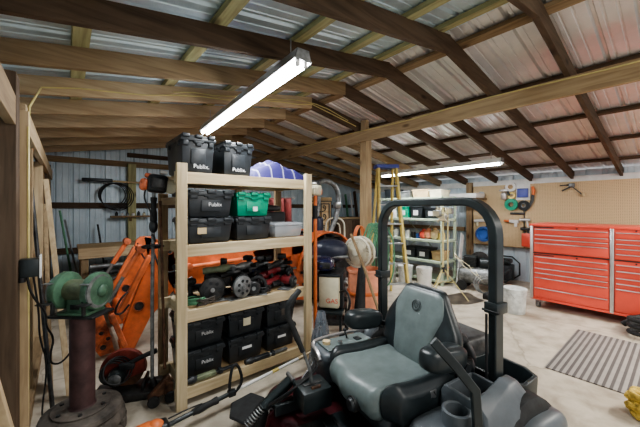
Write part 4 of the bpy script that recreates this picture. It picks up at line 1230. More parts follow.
for i in range(6):
    rt = V((.77, -.64, 0)); cx = ob + V((0, -.012 * i, 0)); w0 = .05 + .03 * rr.random(); dz = -.30 - .10 * rr.random()
    mb.tube([cx + V((0, 0, .03)), cx + rt * w0 + V((0, 0, -.08)), cx + rt * w0 + V((0, 0, dz * .8)), cx + V((0, 0, dz)), cx - rt * w0 + V((0, 0, dz * .8)), cx - rt * w0 + V((0, 0, -.08))], .008, 6, closed=True, smooth=2)
one('extension_cable', mb, 'orange_cord', 'orange extension cord coiled on the back side of the square post', 'extension cord')

# ------------------------------------------------------------------ things standing at the back wall, middle
bd = at(321, 212, d=6.9)
t = thing('decorative_panel', 'brown panel with dark frame and dark scroll ornaments leaning at the back', 'panel', (bd.x, bd.y, 0), radians(-25))
obj('panel_board', MB().box((0, 0, 1.0), (.50, .02, 1.46)), 'ply', t)
mb = MB()
for w_, z0, z1 in ((.24, .36, 1.64), (.19, .42, 1.58)):
    mb.box((-w_, -.015, 1.0), (.022, .015, z1 - z0)).box((w_, -.015, 1.0), (.022, .015, z1 - z0)).box((0, -.015, z0), (w_ * 2, .015, .022)).box((0, -.015, z1), (w_ * 2, .015, .022))
obj('dark_frame', mb, 'black_metal', t)
mb = MB()
for z in (.8, 1.05, 1.3, 1.5):
    for s in (-1, 1):
        mb.tube([(s * .01, -.018, z - .10), (s * .10, -.018, z - .07), (s * .12, -.018, z + .02), (s * .06, -.018, z + .05), (s * .04, -.018, z), (s * .08, -.018, z - .02)], .010, 6, smooth=2)
    mb.tube([(0, -.018, z - .12), (0, -.018, z + .08)], .008, 6)
obj('scroll_ornament', mb, 'black_metal', t)
hd = at(335, 226, d=6.3)
t = thing('hand_truck', 'white tubular hand truck standing behind the tractor', 'hand truck', (hd.x, hd.y, 0), radians(-40))
obj('frame_tube', MB().tube([(-.20, 0, .05), (-.20, 0, 1.1), (-.17, 0, 1.22), (-.08, 0, 1.28), (.08, 0, 1.28), (.17, 0, 1.22), (.20, 0, 1.1), (.20, 0, .05)], .018, 10, smooth=2), 'fan_white', t)
obj('inner_frame', MB().tube([(-.11, -.01, .2), (-.11, -.01, 1.1), (-.06, -.01, 1.18), (.06, -.01, 1.18), (.11, -.01, 1.1), (.11, -.01, .2)], .014, 8, smooth=2), 'fan_white', t)
for z in (.3, .6, .9): obj('cross_bar', MB().cyl((-.2, 0, z), (.2, 0, z), .012, n=10), 'fan_white', t)
obj('toe_plate', MB().box((0, -.12, .02), (.4, .25, .01)), 'dull_steel', t)
for s in (-1, 1): obj('wheel', MB().cyl((s * .22, .06, .1), (s * .27, .06, .1), .1, n=20), 'black_rubber', t)
for k, (u, m, lab, w_) in enumerate(((346, 'wall_sheet', 'pale blue sheet leaning at the back wall behind the post', .16), (352, 'hose_green', 'narrow green board leaning at the back wall', .07), (357, 'white', 'narrow white board leaning at the back wall', .05), (361, 'brown_z', 'dark brown board leaning at the back wall beside the post', .10))):
    p = at(u, 215, Y=6.3)
    one('leaning_board', MB().beam((p.x, 6.3, .01), (p.x + .02, 6.6, 1.85 + .05 * k), w_, .03, (1, 0, 0)), m, lab, 'board', bevel=.003)
p = at(352, 232, Y=5.7)
t = thing('storage_cabinet', 'low dark red brown cabinet by the back wall behind the fan', 'cabinet', (p.x - .1, 5.85, 0))
obj('cabinet_body', MB().box((0, 0, .6), (1.0, .5, 1.2)), 'brown_x', t, bevel=.01)
obj('cabinet_top', MB().box((0, 0, 1.22), (1.06, .56, .04)), 'mid_x', t, bevel=.004)
for s in (-1, 1):
    d_ = obj('cabinet_door', MB().box((s * .25, -.26, .6), (.46, .02, 1.1)), 'brown_z', t, bevel=.006)
    obj('knob', MB().cyl((s * .06, -.27, .65), (s * .06, -.30, .65), .015, n=12), 'dull_steel', d_)

# ------------------------------------------------------------------ step ladder
lp = at(386, 168, d=5.1)
D = V((-.55, -.835, 0)); W_ = V((.835, -.55, 0))
t = thing('step_ladder', 'yellow fibreglass step ladder with blue top cap behind the mower', 'step ladder', (lp.x, lp.y, 0))
ht = lp.z
for s in (-1, 1):
    a0 = V((0, 0, ht)) + W_ * (s * .15) + D * .05
    a1 = W_ * (s * .235) + D * .42
    obj('front_rail', MB().beam(a0, a1, .095, .035, W_), 'yellow', t, bevel=.003)
    b0 = V((0, 0, ht)) + W_ * (s * .13) - D * .05
    b1 = W_ * (s * .21) - D * .35
    obj('rear_rail', MB().beam(b0, b1, .06, .03, W_), 'yellow', t, bevel=.003)
    obj('spreader_bar', MB().beam(a0.lerp(a1, .55), b0.lerp(b1, .55), .02, .005), 'steel', t)
    obj('rubber_foot', MB().box(tuple(a1 + V((0, 0, .015))), (.09, .05, .03)), 'black_rubber', t)
n_ = 7
for i in range(1, n_):
    k = i / n_
    c = (V((0, 0, ht)) + D * .05).lerp(D * .42, k)
    w_ = .15 + .085 * k
    obj('step', MB().beam(c - W_ * w_, c + W_ * w_, .085, .022), 'steel', t, bevel=.003)
    c = (V((0, 0, ht)) - D * .05).lerp(-D * .35, k)
    obj('rear_rung', MB().beam(c - W_ * (.13 + .08 * k), c + W_ * (.13 + .08 * k), .03, .02), 'steel', t)
c = V((0, 0, ht + .02))
obj('top_cap', MB().beam(c - W_ * .19, c + W_ * .19, .22, .06), 'blue', t, bevel=.01, label='blue top cap')
# ------------------------------------------------------------------ zero-turn mower
mw = thing('riding_mower', 'zero-turn riding mower with grey seat, black roll bar and dark red deck', 'riding mower', (1.90, 1.125, 0), radians(168))
# local axes: x forwards, y towards the rider's left, z up
# roll bar: legs, hoop
HW = .475
def arc(cy, cz, r, a0, a1, n=7):
    return [(0, cy + r * cos(radians(a0 + (a1 - a0) * i / n)), cz + r * sin(radians(a0 + (a1 - a0) * i / n))) for i in range(n + 1)]
r_ = .19; zt = 1.535
hoop = [(0, HW, .98)] + arc(HW - r_, zt - r_, r_, 0, 90) + arc(-HW + r_, zt - r_, r_, 90, 180) + [(0, -HW, .98)]
def hoopmesh(pts, w, h):
    mb = MB(); P = [V(p) for p in pts]; m = len(P); vs, fs = [], []
    for i in range(m):
        d = (P[min(i + 1, m - 1)] - P[max(i - 1, 0)]).normalized(); b = d.cross(V((1, 0, 0))).normalized()
        for x, y in ((-1, -1), (1, -1), (1, 1), (-1, 1)):
            vs.append(P[i] + V((x * w / 2, 0, 0)) + b * (y * h / 2))
    for i in range(m - 1):
        for j in range(4): fs.append((i * 4 + j, i * 4 + (j + 1) % 4, i * 4 + 4 + (j + 1) % 4, i * 4 + 4 + j))
    fs += [(3, 2, 1, 0), tuple(range((m - 1) * 4, m * 4))]
    return mb.add(vs, fs)
obj('roll_bar', hoopmesh(hoop, .070, .050), 'black_metal', mw, bevel=.008)
for s in (-1, 1):
    obj('roll_bar_leg', MB().box((0, s * HW, .70), (.07, .045, .58)), 'black_metal', mw, bevel=.006)
    obj('roll_bar_hinge', MB().rbox((0, s * HW, .955), (.10, .075, .06), .006), 'black_metal', mw)
    obj('hinge_pin', MB().cyl((.045, s * (HW - .048), .94), (.045, s * (HW + .048), .94), .007, n=10), 'dark_steel', mw)
    obj('wiring_loom', MB().tube([(.05, s * (HW - .02), .50), (.052, s * (HW - .02), .92)], .007, 6), 'black_hose', mw)

# seat: cushion as swept profile, grey centre and dark bolsters
def cushion(y0, y1, lift, inset, nb=10):
    prof = [(.10, .50), (.16, .525), (.24, .53), (.34, .525), (.44, .53), (.53, .542), (.585, .54), (.622, .515), (.640, .475), (.635, .43), (.61, .385), (.55, .36), (.30, .36), (.10, .37)]
    vs, n = [], len(prof)
    for j in range(nb + 1):
        k = j / nb; y = y0 + (y1 - y0) * k
        e = lift(k)
        f = inset(k)
        for x, z in prof:
            x = .10 + (x - .10) * 1.13; z = z + .012
            zz = z + e * (1 if z > .48 else .2)
            xx = x - f * max(0, (x - .48) / .22)
            vs.append((xx, y, zz))
    fs = [(j * n + i, j * n + (i + 1) % n, (j + 1) * n + (i + 1) % n, (j + 1) * n + i) for j in range(nb) for i in range(n)]
    fs += [tuple(range(n)), tuple(range(nb * n, nb * n + n))[::-1]]
    return MB().add(vs, fs)
SY = .03
obj('seat_cushion', cushion(SY - .215, SY + .235, lambda k: .014 * (2 * k - 1) ** 4 - .0, lambda k: .030 * (2 * k - 1) ** 2 - .012 * cos(PI * (2 * k - 1) * 2)), 'seat_grey', mw, sub=1, angle=50)
obj('cushion_bolster', cushion(SY + .225, SY + .315, lambda k: .036 * sin(PI * min(1, k * 1.05 + .1)) - .06 * max(0, k - .7), lambda k: .07 + .08 * k), 'seat_black', mw, sub=1, angle=50)
obj('cushion_bolster', cushion(SY - .325, SY - .208, lambda k: .036 * sin(PI * min(1, (1 - k) * 1.05 + .1)) - .06 * max(0, .3 - k), lambda k: .03 + .07 * (1 - k)), 'seat_black', mw, sub=1, angle=50)
obj('seat_base', MB().rbox((.34, SY, .35), (.54, .50, .12), .05, 3), 'seat_black', mw)
# backrest
def ring(z, x, hw, hd, e=.55): return superring((x, SY, z), hd, hw, e, 28)
bk = [ring(.47, .155, .23, .045), ring(.50, .150, .27, .062), ring(.58, .135, .305, .072), ring(.68, .110, .315, .072), ring(.76, .092, .295, .066), ring(.84, .075, .235, .056), ring(.91, .060, .190, .050), ring(.955, .052, .165, .044), ring(.975, .050, .145, .030)]
obj('seat_back', MB().loft(bk), 'seat_black', mw, sub=1, angle=60)
pn = [ring(.50, .182, .150, .045), ring(.58, .172, .155, .052), ring(.68, .146, .165, .052), ring(.76, .124, .19, .050), ring(.82, .104, .215, .046), ring(.88, .084, .195, .042), ring(.94, .070, .170, .036), ring(.968, .060, .145, .024)]
obj('back_panel', MB().loft(pn), 'seat_grey', mw, sub=1, angle=60, label='grey padded backrest panel with round emblem')
mb = MB().torus((0, 0, 0), .034, .0022, (1, 0, 0), 30, 6).torus((0, 0, 0), .028, .0012, (1, 0, 0), 30, 6)
for p, q in (((0, -.017, .012), (0, .017, .012)), ((0, .0, .012), (0, .0, -.018)), ((0, -.017, .012), (0, -.012, -.012)), ((0, .017, .012), (0, .012, -.012)), ((0, -.012, -.012), (0, .0, -.018)), ((0, .012, -.012), (0, .0, -.018))):
    mb.tube([p, q], .0018, 5)
T = Matrix.Translation((.1400, SY, .862)) @ Matrix.Rotation(radians(-20), 4, 'Y')
m2 = MB().add(mb.v, mb.f, T)
obj('emblem', m2, 'black_plastic', mw)
obj('emblem_tag', MB().box((.150, SY + .036, .815), (.003, .010, .006)), 'white', mw)
obj('suspension_knob', MB().lathe([(.0, 0), (.034, 0), (.036, .008), (.030, .022), (.018, .024), (0, .02)], (.700, SY + .09, .435), (1, 0, 0), 22), 'black_plastic', mw)
obj('knob_plate', MB().cyl((.66, SY + .09, .435), (.706, SY + .09, .435), .042, n=24), 'dark_steel', mw)
for s, y in ((-1, SY - .345), (1, SY + .325)):
    T = Matrix.Translation((.31 if s < 0 else .27, y, .69)) @ Matrix.Rotation(radians(-6), 4, 'Y')
    obj('armrest', MB().ell((0, 0, 0), (.15, .068, .066), T=T, n=24, k=14, e=.6), 'seat_black', mw, angle=70)
    obj('armrest_bracket', MB().beam((.10, y, .62), (.25, y, .67), .03, .03), 'black_metal', mw, bevel=.004)
    obj('armrest_pivot', MB().cyl((.10, y - s * .07, .60), (.10, y + s * .03, .60), .024, n=14), 'black_plastic', mw)
obj('seat_belt_buckle', MB().rbox((.33, SY + .305, .50), (.05, .018, .05), .006), 'steel', mw)
mb = MB().tube([(.33, SY + .305, .52), (.30, SY + .30, .46), (.22, SY + .29, .42), (.16, SY + .28, .45)], .012, 6, smooth=2)
obj('seat_belt', mb, 'black_rubber', mw)
# air cleaner, engine, rear basin
obj('engine_block', MB().rbox((-.20, .02, .50), (.34, .42, .30), .04, 3), 'dark_steel', mw)
obj('air_cleaner', MB().lathe([(.0, 0), (.05, 0), (.062, .01), (.062, .05), (.068, .052), (.068, .07), (.062, .072), (.062, .15), (.05, .165), (0, .17)], (-.03, .10, .66), (.15, 1, .05), 26), 'black_plastic', mw)
obj('intake_hose', MB().tube([(-.03, .26, .66), (-.02, .31, .60), (-.03, .27, .53), (-.10, .20, .50)], .038, 12, smooth=2), 'black_hose', mw)
obj('side_canister', MB().lathe([(.0, 0), (.045, 0), (.05, .01), (.05, .12), (.04, .13), (0, .13)], (.12, SY + .24, .585), (-.75, .6, -.05), 22), 'black_plastic', mw)
def basin(sy):
    # open tray: outer ring with rim, floor inside
    o_ = [V((x, y, 0)) for x, y in ((-.04, .22), (-.27, .22), (-.32, .27), (-.32, .46), (-.27, .55), (-.12, .57), (-.04, .54))]
    o_ = [V((p.x, p.y * sy, 0)) for p in o_]
    c = sum(o_, V()) / len(o_)
    i_ = [c + (p - c) * .86 for p in o_]
    f_ = [c + (p - c) * .78 for p in o_]
    up = lambda P_, z: [V((p.x, p.y, z)) for p in P_]
    mb = MB().loft([up([c + (p - c) * .94 for p in o_], .33), up(o_, .52), up(o_, .545), up(i_, .545), up(f_, .40)])
    mb.f = [f for f in mb.f]
    return mb
obj('rear_frame_tray', basin(1), 'black_metal', mw, bevel=.004)
obj('rear_frame_tray', basin(-1), 'black_metal', mw, bevel=.004)
obj('tray_liner', MB().rbox((-.18, .42, .405), (.18, .24, .012), .004), 'tray_green', mw)
obj('rear_bumper', MB().tube([(-.30, -.60, .30), (-.46, -.55, .30), (-.50, 0, .30), (-.46, .55, .30), (-.30, .60, .30)], .025, 10, smooth=2), 'black_metal', mw)

# near fender with storage bin and cup holder
def hull(pts, name):
    bm = bmesh.new()
    for p in pts: bm.verts.new(p)
    bmesh.ops.convex_hull(bm, input=bm.verts[:])
    bm.verts.index_update()
    mb = MB().add([v.co[:] for v in bm.verts], [[v.index for v in f.verts] for f in bm.faces]); bm.free()
    return obj(name, mb, 'grey_plastic', mw, bevel=.018, angle=50)
def fender(s):
    y = lambda v: v * s
    # sloping outer body beside the roll bar
    pts = [superring((.0, y(.575), z), a, b, .45, 28) for z, a, b in ((.22, .14, .08), (.30, .14, .08))]
    obj('fender', MB().loft(pts), 'grey_plastic', mw, sub=1, angle=60)
    hull([(.04, y(.51), .605), (-.05, y(.50), .595), (-.05, y(.56), .59), (.05, y(.575), .595), (.27, y(.53), .545), (.28, y(.60), .50), (.31, y(.65), .28), (.31, y(.53), .28),
          (-.13, y(.62), .46), (-.13, y(.47), .50), (-.18, y(.66), .25), (-.18, y(.44), .25), (.10, y(.685), .28), (.08, y(.64), .51)], 'fender_shoulder')
    # bin with an open top
    x0, x1, y0, y1, zt, zb = .05, .27, .36, .53, .55, .36
    def rect(a, z, dz=0): return [V((x0 + a, y(y0 + a), z + dz)), V((x1 - a, y(y0 + a), z)), V((x1 - a, y(y1 - a), z)), V((x0 + a, y(y1 - a), z + dz))]
    obj('storage_bin', MB().loft([rect(-.02, .26), rect(-.012, zt - .03), rect(0, zt, .02), rect(.016, zt, .02), rect(.03, zb), ]), 'grey_plastic', mw, bevel=.005)
    obj('cup_holder', MB().lathe([(.066, -.20), (.072, -.02), (.070, 0), (.060, .004), (.052, 0), (.046, -.09), (.0, -.09)], (.335, y(.49), .51), (0, 0, 1), 30), 'grey_plastic', mw)
    obj('fender_skirt', MB().loft([superring((.27, y(.48), z), a, b, .35, 28) for z, a, b in ((.16, .30, .16), (.36, .29, .155), (.43, .27, .14), (.445, .24, .12))]), 'grey_plastic', mw, sub=1, angle=60)
fender(1)
obj('wheel_fender', MB().ell((-.09, .64, .35), (.19, .085, .105), n=24, k=14, e=.7), 'grey_plastic', mw, angle=70)
# far side: control console
ys = -1
obj('console', MB().loft([superring((.40, -.42, z), a, b, .35, 32) for z, a, b in ((.20, .22, .12), (.42, .25, .135), (.485, .24, .13), (.498, .22, .11))]), 'grey_plastic', mw, sub=1, angle=60)
obj('console_panel', MB().rbox((.40, -.42, .502), (.38, .17, .012), .005), 'seat_grey', mw)
obj('console_rim', MB().tube([(.66, -.33, .46), (.655, -.38, .50), (.64, -.50, .50), (.58, -.545, .505), (.30, -.55, .51), (.16, -.52, .51)], .012, 8, smooth=2), 'silver_trim', mw, label='worn silvery edge of the console')
obj('fuel_cap', MB().cyl((.55, -.44, .505), (.55, -.44, .53), .028, n=16), 'tan', mw)
obj('ignition_switch', MB().cyl((.46, -.40, .505), (.46, -.40, .525), .018, n=14), 'steel', mw)
obj('throttle_lever', MB().tube([(.36, -.46, .505), (.38, -.46, .56)], .006, 6), 'black_metal', mw)
obj('choke_knob', MB().ell((.38, -.46, .57), (.012, .016, .014)), 'black_plastic', mw)
obj('hour_meter', MB().rbox((.30, -.41, .51), (.05, .05, .012), .004), 'black_plastic', mw)
obj('fender', MB().loft([superring((.02, -.56, z), a, b, .45, 28) for z, a, b in ((.22, .20, .12), (.34, .20, .125), (.46, .17, .11), (.53, .12, .08), (.545, .06, .04))]), 'grey_plastic', mw, sub=1, angle=60)

# control levers
for pts, lab in (([(.34, .60, .36), (.335, .60, .50), (.345, .595, .66), (.42, .55, .77), (.51, .50, .885)], None),):
    obj('control_lever', MB().bar([V(p) for p in pts], .022, .045, (.35, .93, 0)), 'black_metal', mw, bevel=.005)
lv = [(.80, -.17, .40), (.81, -.175, .50), (.86, -.20, .66), (.93, -.24, .84)]
obj('control_lever', MB().tube(lv, .010, 10), 'dull_steel', mw)
obj('lever_grip', MB().tube([(.85, -.195, .62), (.90, -.22, .75), (.94, -.245, .86), (.91, -.25, .92), (.84, -.27, .975)], [.016, .019, .019, .021, .018], 12, smooth=2), 'black_rubber', mw)
obj('lever_box', MB().rbox((.80, -.17, .365), (.19, .17, .12), .012), 'black_metal', mw)
obj('lever_slot', MB().rbox((.80, -.17, .426), (.12, .028, .008), .003), 'dark_steel', mw)
obj('gate_tab', MB().rbox((.80, -.12, .426), (.06, .02, .02), .004), 'rust', mw)

# foot pan, deck, front frame
obj('foot_pan', MB().rbox((.86, .10, .215), (.50, .46, .03), .01), 'black_metal', mw)
mb = MB()
for i in range(6): mb.rbox((.70 + .07 * i, .10, .234), (.02, .38, .008), .002)
obj('foot_pan_tread', mb, 'black_rubber', mw)
obj('deck', MB().loft([superring((.62, 0, z), a, b, .5, 40) for z, a, b in ((.08, .42, .68), (.14, .42, .68), (.19, .40, .66), (.205, .36, .62))]), 'maroon', mw, angle=50)
for y_ in (-.30, .34):
    obj('front_frame', MB().beam((.5, y_, .25), (1.0, y_, .25), .06, .07), 'black_metal', mw, bevel=.006)
mb = MB()
obj('side_plate', MB().prism([(.82, -.31, .12), (1.06, -.31, .14), (1.04, -.31, .22), (.96, -.31, .29), (.88, -.31, .30), (.80, -.31, .24)], (0, .015, 0)), 'maroon', mw, bevel=.003)
for x in (.90, 1.0):
    obj('slot_bezel', MB().tube([(x - .02, -.32, .17), (x + .01, -.32, .17), (x + .03, -.32, .25), (x + .0, -.32, .25)], .005, 6, closed=True, smooth=2), 'silver_trim', mw)
obj('shock_absorber', MB().cyl((.88, -.32, .39), (1.05, -.34, .26), .034, n=16).cyl((.86, -.318, .405), (1.12, -.345, .21), .012, n=10), 'black_metal', mw)
mb = MB()
pa, pb = V((1.04, -.34, .27)), V((1.16, -.35, .17))
pts = []
dd = (pb - pa); u1 = dd.orthogonal().normalized(); u2 = dd.normalized().cross(u1)
for i in range(90):
    a = i * .6
    pts.append(pa + dd * (i / 90) + u1 * cos(a) * .022 + u2 * sin(a) * .022)
obj('coil_spring', mb.tube(pts, .0045, 6), 'dull_steel', mw)
obj('shock_pin', MB().cyl((.88, -.37, .41), (.88, -.27, .41), .014, n=10), 'steel', mw)
obj('discharge_chute', MB().prism([(1.02, -.38, .17), (1.16, -.38, .15), (1.23, -.50, .14), (1.19, -.64, .14), (1.04, -.68, .15), (.98, -.55, .17)], (0, 0, .018)), 'black_rubber', mw, bevel=.01, label='black rubber discharge flap')
mb = MB()
for i in range(4):
    mb.tube([(.98 + .02 * i, -.28, .30), (.90, -.22 + .02 * i, .38 + .02 * i), (.78 - .03 * i, -.30, .42), (.70, -.33, .46 + .01 * i)], .007, 6, smooth=2)
obj('wiring_loom', mb, 'black_hose', mw)
for s in (-1, 1):
    y = .545 * s
    mb = MB().lathe([(.12, -.10), (.22, -.11), (.26, -.09), (.27, 0), (.26, .09), (.22, .11), (.12, .10)], (-.03, y, .27), (0, 1, 0), 36, closed=True)
    w_ = obj('rear_wheel', mb, 'black_rubber', mw)
    obj('wheel_disc', MB().cyl((-.03, y - .06, .27), (-.03, y + .06, .27), .13, n=24), 'black_metal', w_)
    y = .40 * s
    w_ = obj('front_wheel', MB().lathe([(.05, -.05), (.11, -.055), (.13, -.03), (.13, .03), (.11, .055), (.05, .05)], (.98, y, .13), (0, 1, 0), 28, closed=True), 'black_rubber', mw)
    obj('wheel_disc', MB().cyl((.98, y - .03, .13), (.98, y + .03, .13), .06, n=18), 'dull_steel', w_)
    obj('caster_fork', MB().beam((.95, y, .27), (.95, y, .23), .05, .05).beam((.93, y + .075, .26), (.98, y + .075, .12), .012, .04).beam((.93, y - .075, .26), (.98, y - .075, .12), .012, .04), 'black_metal', mw, bevel=.003)
# ------------------------------------------------------------------ red tool chest
TX, TY0, TY1, TZ = 5.40, -.33, 1.50, 1.25
tc_ = thing('tool_chest', 'long red rolling tool chest with silver drawer pulls under the pegboard', 'tool chest', (TX, (TY0 + TY1) / 2, 0))
def tl(x, y, z): return (x - TX, y - (TY0 + TY1) / 2, z)
DP = .78
obj('lower_cabinet', MB().box(tl(TX + DP / 2 + .012, .585, .47), (DP, TY1 - TY0, .70)), 'red', tc_, bevel=.006)
obj('upper_cabinet', MB().box(tl(TX + DP / 2 + .012, .585, 1.025), (DP, TY1 - TY0, .40)), 'red', tc_, bevel=.006)
obj('top_lid', MB().rbox(tl(TX + DP / 2 + .004, .585, 1.237), (DP + .03, TY1 - TY0 + .02, .032), .01), 'red', tc_)
obj('seam_strip', MB().box(tl(TX + .012, .585, .822), (.02, TY1 - TY0 - .02, .012)), 'dark_steel', tc_)
obj('base_strip', MB().box(tl(TX + .008, .585, .142), (.02, TY1 - TY0 - .02, .03)), 'red', tc_, bevel=.003)
for y in (TY1 - .02, .60, TY0 + .02):
    obj('corner_post', MB().rbox(tl(TX + .004, y, .68), (.03, .04, 1.09), .006), 'silver_trim', tc_)
def drawer(y0, y1, z0, z1):
    d = obj('drawer', MB().rbox(tl(TX + .006, (y0 + y1) / 2, (z0 + z1) / 2), (.022, y1 - y0 - .008, z1 - z0 - .007), .004), 'red', tc_)
    obj('drawer_pull', MB().rbox(tl(TX - .012, (y0 + y1) / 2, z1 - .011), (.020, y1 - y0 - .03, .011), .004), 'silver_trim', d)
    return d
A0, A1 = .625, TY1 - .045
B0, B1 = TY0 + .045, .575
for zs in ((1.185, 1.10, 1.04, .98, .835), (.775, .695, .605, .535, .465, .31, .165)):
    for z1, z0 in zip(zs, zs[1:]): drawer(A0, A1, z0, z1)
for zs in ((1.185, 1.10, 1.04, .98, .91, .835), (.775, .695, .605, .535, .465)):
    for z1, z0 in zip(zs, zs[1:]): drawer(B0, B1, z0, z1)
drawer(B0, B1, .165, .465)
for z in (1.205, .795):
    obj('name_strip', MB().box(tl(TX - .001, 1.33, z), (.006, .24, .012)), 'dark_steel', tc_)
    for y in (.95, .38):
        obj('lock', MB().cyl(tl(TX - .004, y, z), tl(TX + .004, y, z), .010, n=12), 'dark_steel', tc_)
for y in (TY1 - .08, TY0 + .1):
    for x in (TX + .10, TX + DP - .1):
        w_ = obj('caster', MB().cyl(tl(x, y - .022, .058), tl(x, y + .022, .058), .058, n=22), 'dull_steel', tc_)
        obj('caster_fork', MB().box(tl(x, y, .10), (.08, .07, .04)), 'silver_trim', w_)
t = thing('red_bag', 'small red case hung on the pegboard beside the tool chest', 'tool case', (6.93, 1.98, .86))
obj('case_body', MB().rbox((0, 0, 0), (.08, .17, .26), .02), 'red', t)
obj('case_handle', MB().torus((0, 0, .14), .035, .008, (1, 0, 0), 18, 6), 'black_plastic', t)

# ------------------------------------------------------------------ items on the pegboards
def PW(u, v, x=6.98): return at(u, v, X=x)
def ringitem(name, lab, cat, u, v, R, r, m, hub=None, depth=.03):
    p = PW(u, v, 6.97); t = thing(name, lab, cat, p)
    obj('roll', MB().lathe([(r, -depth), (R, -depth), (R, depth * .7), (r, depth * .7)], (-.005, 0, 0), (1, 0, 0), 28, closed=True), m, t)
    obj('core', MB().lathe([(r * .82, -depth * .9), (r * .99, -depth * .9), (r * .99, depth * .6), (r * .82, depth * .6)], (-.005, 0, 0), (1, 0, 0), 24, closed=True), hub or 'tan', t)
    obj('hook', MB().cyl((.02, 0, r * .6), (-.06, 0, r * .6), .006, n=8), 'steel', t)
ringitem('tape_roll', 'white tape roll, topmost on the pegboard', 'tape roll', 511, 187, .095, .05, 'white', 'tan')
ringitem('tape_roll', 'small yellow tape roll under the white one on the pegboard', 'tape roll', 512, 195.5, .07, .035, 'yellow', 'tan')
ringitem('tape_roll', 'large green tape roll on the pegboard', 'tape roll', 511.5, 204.5, .12, .05, 'green_plastic', 'hub')
ringitem('tape_roll', 'black tape roll below the blue package on the pegboard', 'tape roll', 524, 205.5, .10, .045, 'black_rubber', 'dull_steel')
p = PW(523, 192); t = thing('package', 'white and blue hanging package on the pegboard', 'package', p)
obj('card', MB().box((0, 0, 0), (.008, .24, .32)), 'white', t)
obj('blister', MB().rbox((-.02, 0, -.02), (.04, .19, .18), .01), 'blue', t)
p = PW(505, 193); t = thing('spray_gun', 'silver paint spray gun hung on the pegboard', 'spray gun', p)
obj('cup', MB().lathe([(.0, -.14), (.045, -.135), (.055, -.10), (.055, -.02), (.03, .01), (0, .01)], (-.06, 0, 0), (0, 0, 1), 20), 'silver_trim', t)
obj('gun_body', MB().rbox((-.05, -.01, .05), (.05, .14, .05), .012), 'silver_trim', t)
obj('grip', MB().beam((-.05, -.05, .05), (-.05, -.10, -.06), .035, .04), 'dark_steel', t, bevel=.008)
obj('nozzle', MB().cyl((-.05, .05, .05), (-.05, .09, .05), .02, .014, n=12), 'steel', t)
obj('hook', MB().tube([(-.05, 0, .07), (-.03, 0, .12), (.0, 0, .12)], .006, 6), 'steel', t)
p = PW(531, 198); t = thing('pruning_saw', 'pruning saw with orange handle and dark curved blade on the pegboard', 'hand saw', p)
obj('handle', MB().tube([(-.03, -.03, .22), (-.03, -.055, .14), (-.03, -.04, .06)], [.022, .03, .024], 10, smooth=1), 'orange_plastic', t)
obj('blade', MB().bar([(-.03, -.04, .08), (-.03, -.03, -.05), (-.03, .02, -.16), (-.03, .10, -.25)], .006, .05, (1, 0, 0)), 'dark_steel', t)
p = PW(517.5, 213.5); one('magnetic_bar', MB().rbox(tuple(p), (.03, .26, .045), .006), 'dark_steel', 'dark magnetic tool bar on the pegboard under the green tape', 'tool holder')
for i, (u, v, m, r, lab) in enumerate(((482, 195, 'steel', .07, 'upper round chrome reel on the pegboard'), (482, 208, 'blue', .07, 'lower round blue reel on the pegboard'))):
    p = PW(u, v); t = thing('small_reel', lab, 'reel', p)
    obj('disc', MB().cyl((-.05, 0, 0), (0, 0, 0), r, n=24), m, t)
    obj('hub', MB().cyl((-.06, 0, 0), (-.04, 0, 0), r * .45, n=18), 'dull_steel', t)
p = PW(482, 234, 6.95); t = thing('cord_reel', 'bright blue cord reel hung low on the pegboard', 'cord reel', p)
obj('flange', MB().lathe([(.0, -.04), (.12, -.04), (.13, -.03), (.13, -.02), (.06, -.01), (.06, .03), (.13, .035), (0, .035)], (0, 0, 0), (1, 0, 0), 26), 'bright_blue', t)
obj('cord', MB().torus((0, 0, 0), .08, .02, (1, 0, 0), 24, 8), 'white', t)
mb = MB()
for i in range(4): mb.torus(tuple(PW(483.5, 234, 6.90 - .012 * i)), .13 + .012 * (i % 3), .011, (1, .12 * (i - 1.5), .15 * (i % 2)), 30, 7)
one('coiled_cord', mb, 'bright_blue', 'loops of blue cord hung over the blue reel on the pegboard', 'hose')  # these are loose turns of blue cord from the reel
one('v_belt', MB().torus(tuple(PW(490, 233, 6.96)), .15, .014, (1, 0, .1), 36, 8), 'black_rubber', 'black rubber belt loop hung beside the blue cord reel', 'drive belt')
p = PW(482, 221, 6.95); t = thing('caulk_gun', 'white spray wand with a tan nozzle on the pegboard above the blue reel', 'spray wand', p)
obj('tube', MB().cyl((0, .16, 0), (0, -.12, .02), .035, n=16), 'white', t)
obj('nozzle', MB().cyl((0, -.12, .02), (0, -.24, .03), .02, .008, n=12), 'salmon', t)
obj('trigger', MB().rbox((0, .10, -.06), (.03, .05, .09), .01), 'cream', t)
p = PW(514, 221.5, 6.95); t = thing('nozzle_tool', 'orange and white nozzle tool on the pegboard above the red case', 'nozzle', p)
obj('body', MB().cyl((0, .08, 0), (0, -.08, 0), .035, n=14), 'white', t)
obj('tip', MB().cyl((0, .18, .01), (0, .08, 0), .02, .03, n=12), 'orange_plastic', t)
obj('grip', MB().rbox((0, -.03, -.06), (.03, .05, .10), .01), 'white', t)
for i, (u, v, lab, m) in enumerate(((525, 221, 'silver air blow gun on the pegboard', 'silver_trim'), (526, 230, 'dark air wrench on the pegboard above the red case', 'dark_steel'))):
    p = PW(u, v, 6.94); t = thing('air_tool', lab, 'air tool', p)
    obj('barrel', MB().cyl((0, .09, .02), (0, -.09, .02), .032, .028, n=14), m, t)
    obj('grip', MB().beam((0, -.03, .01), (0, -.05, -.11), .03, .035), m, t, bevel=.006)
    obj('air_fitting', MB().cyl((0, -.05, -.11), (0, -.055, -.14), .012, n=10), 'silver_trim', t)
p = PW(571, 188, 6.95); t = thing('clamp', 'dark bar clamp with silver jaws hung high on the bare pegboard', 'clamp', p)
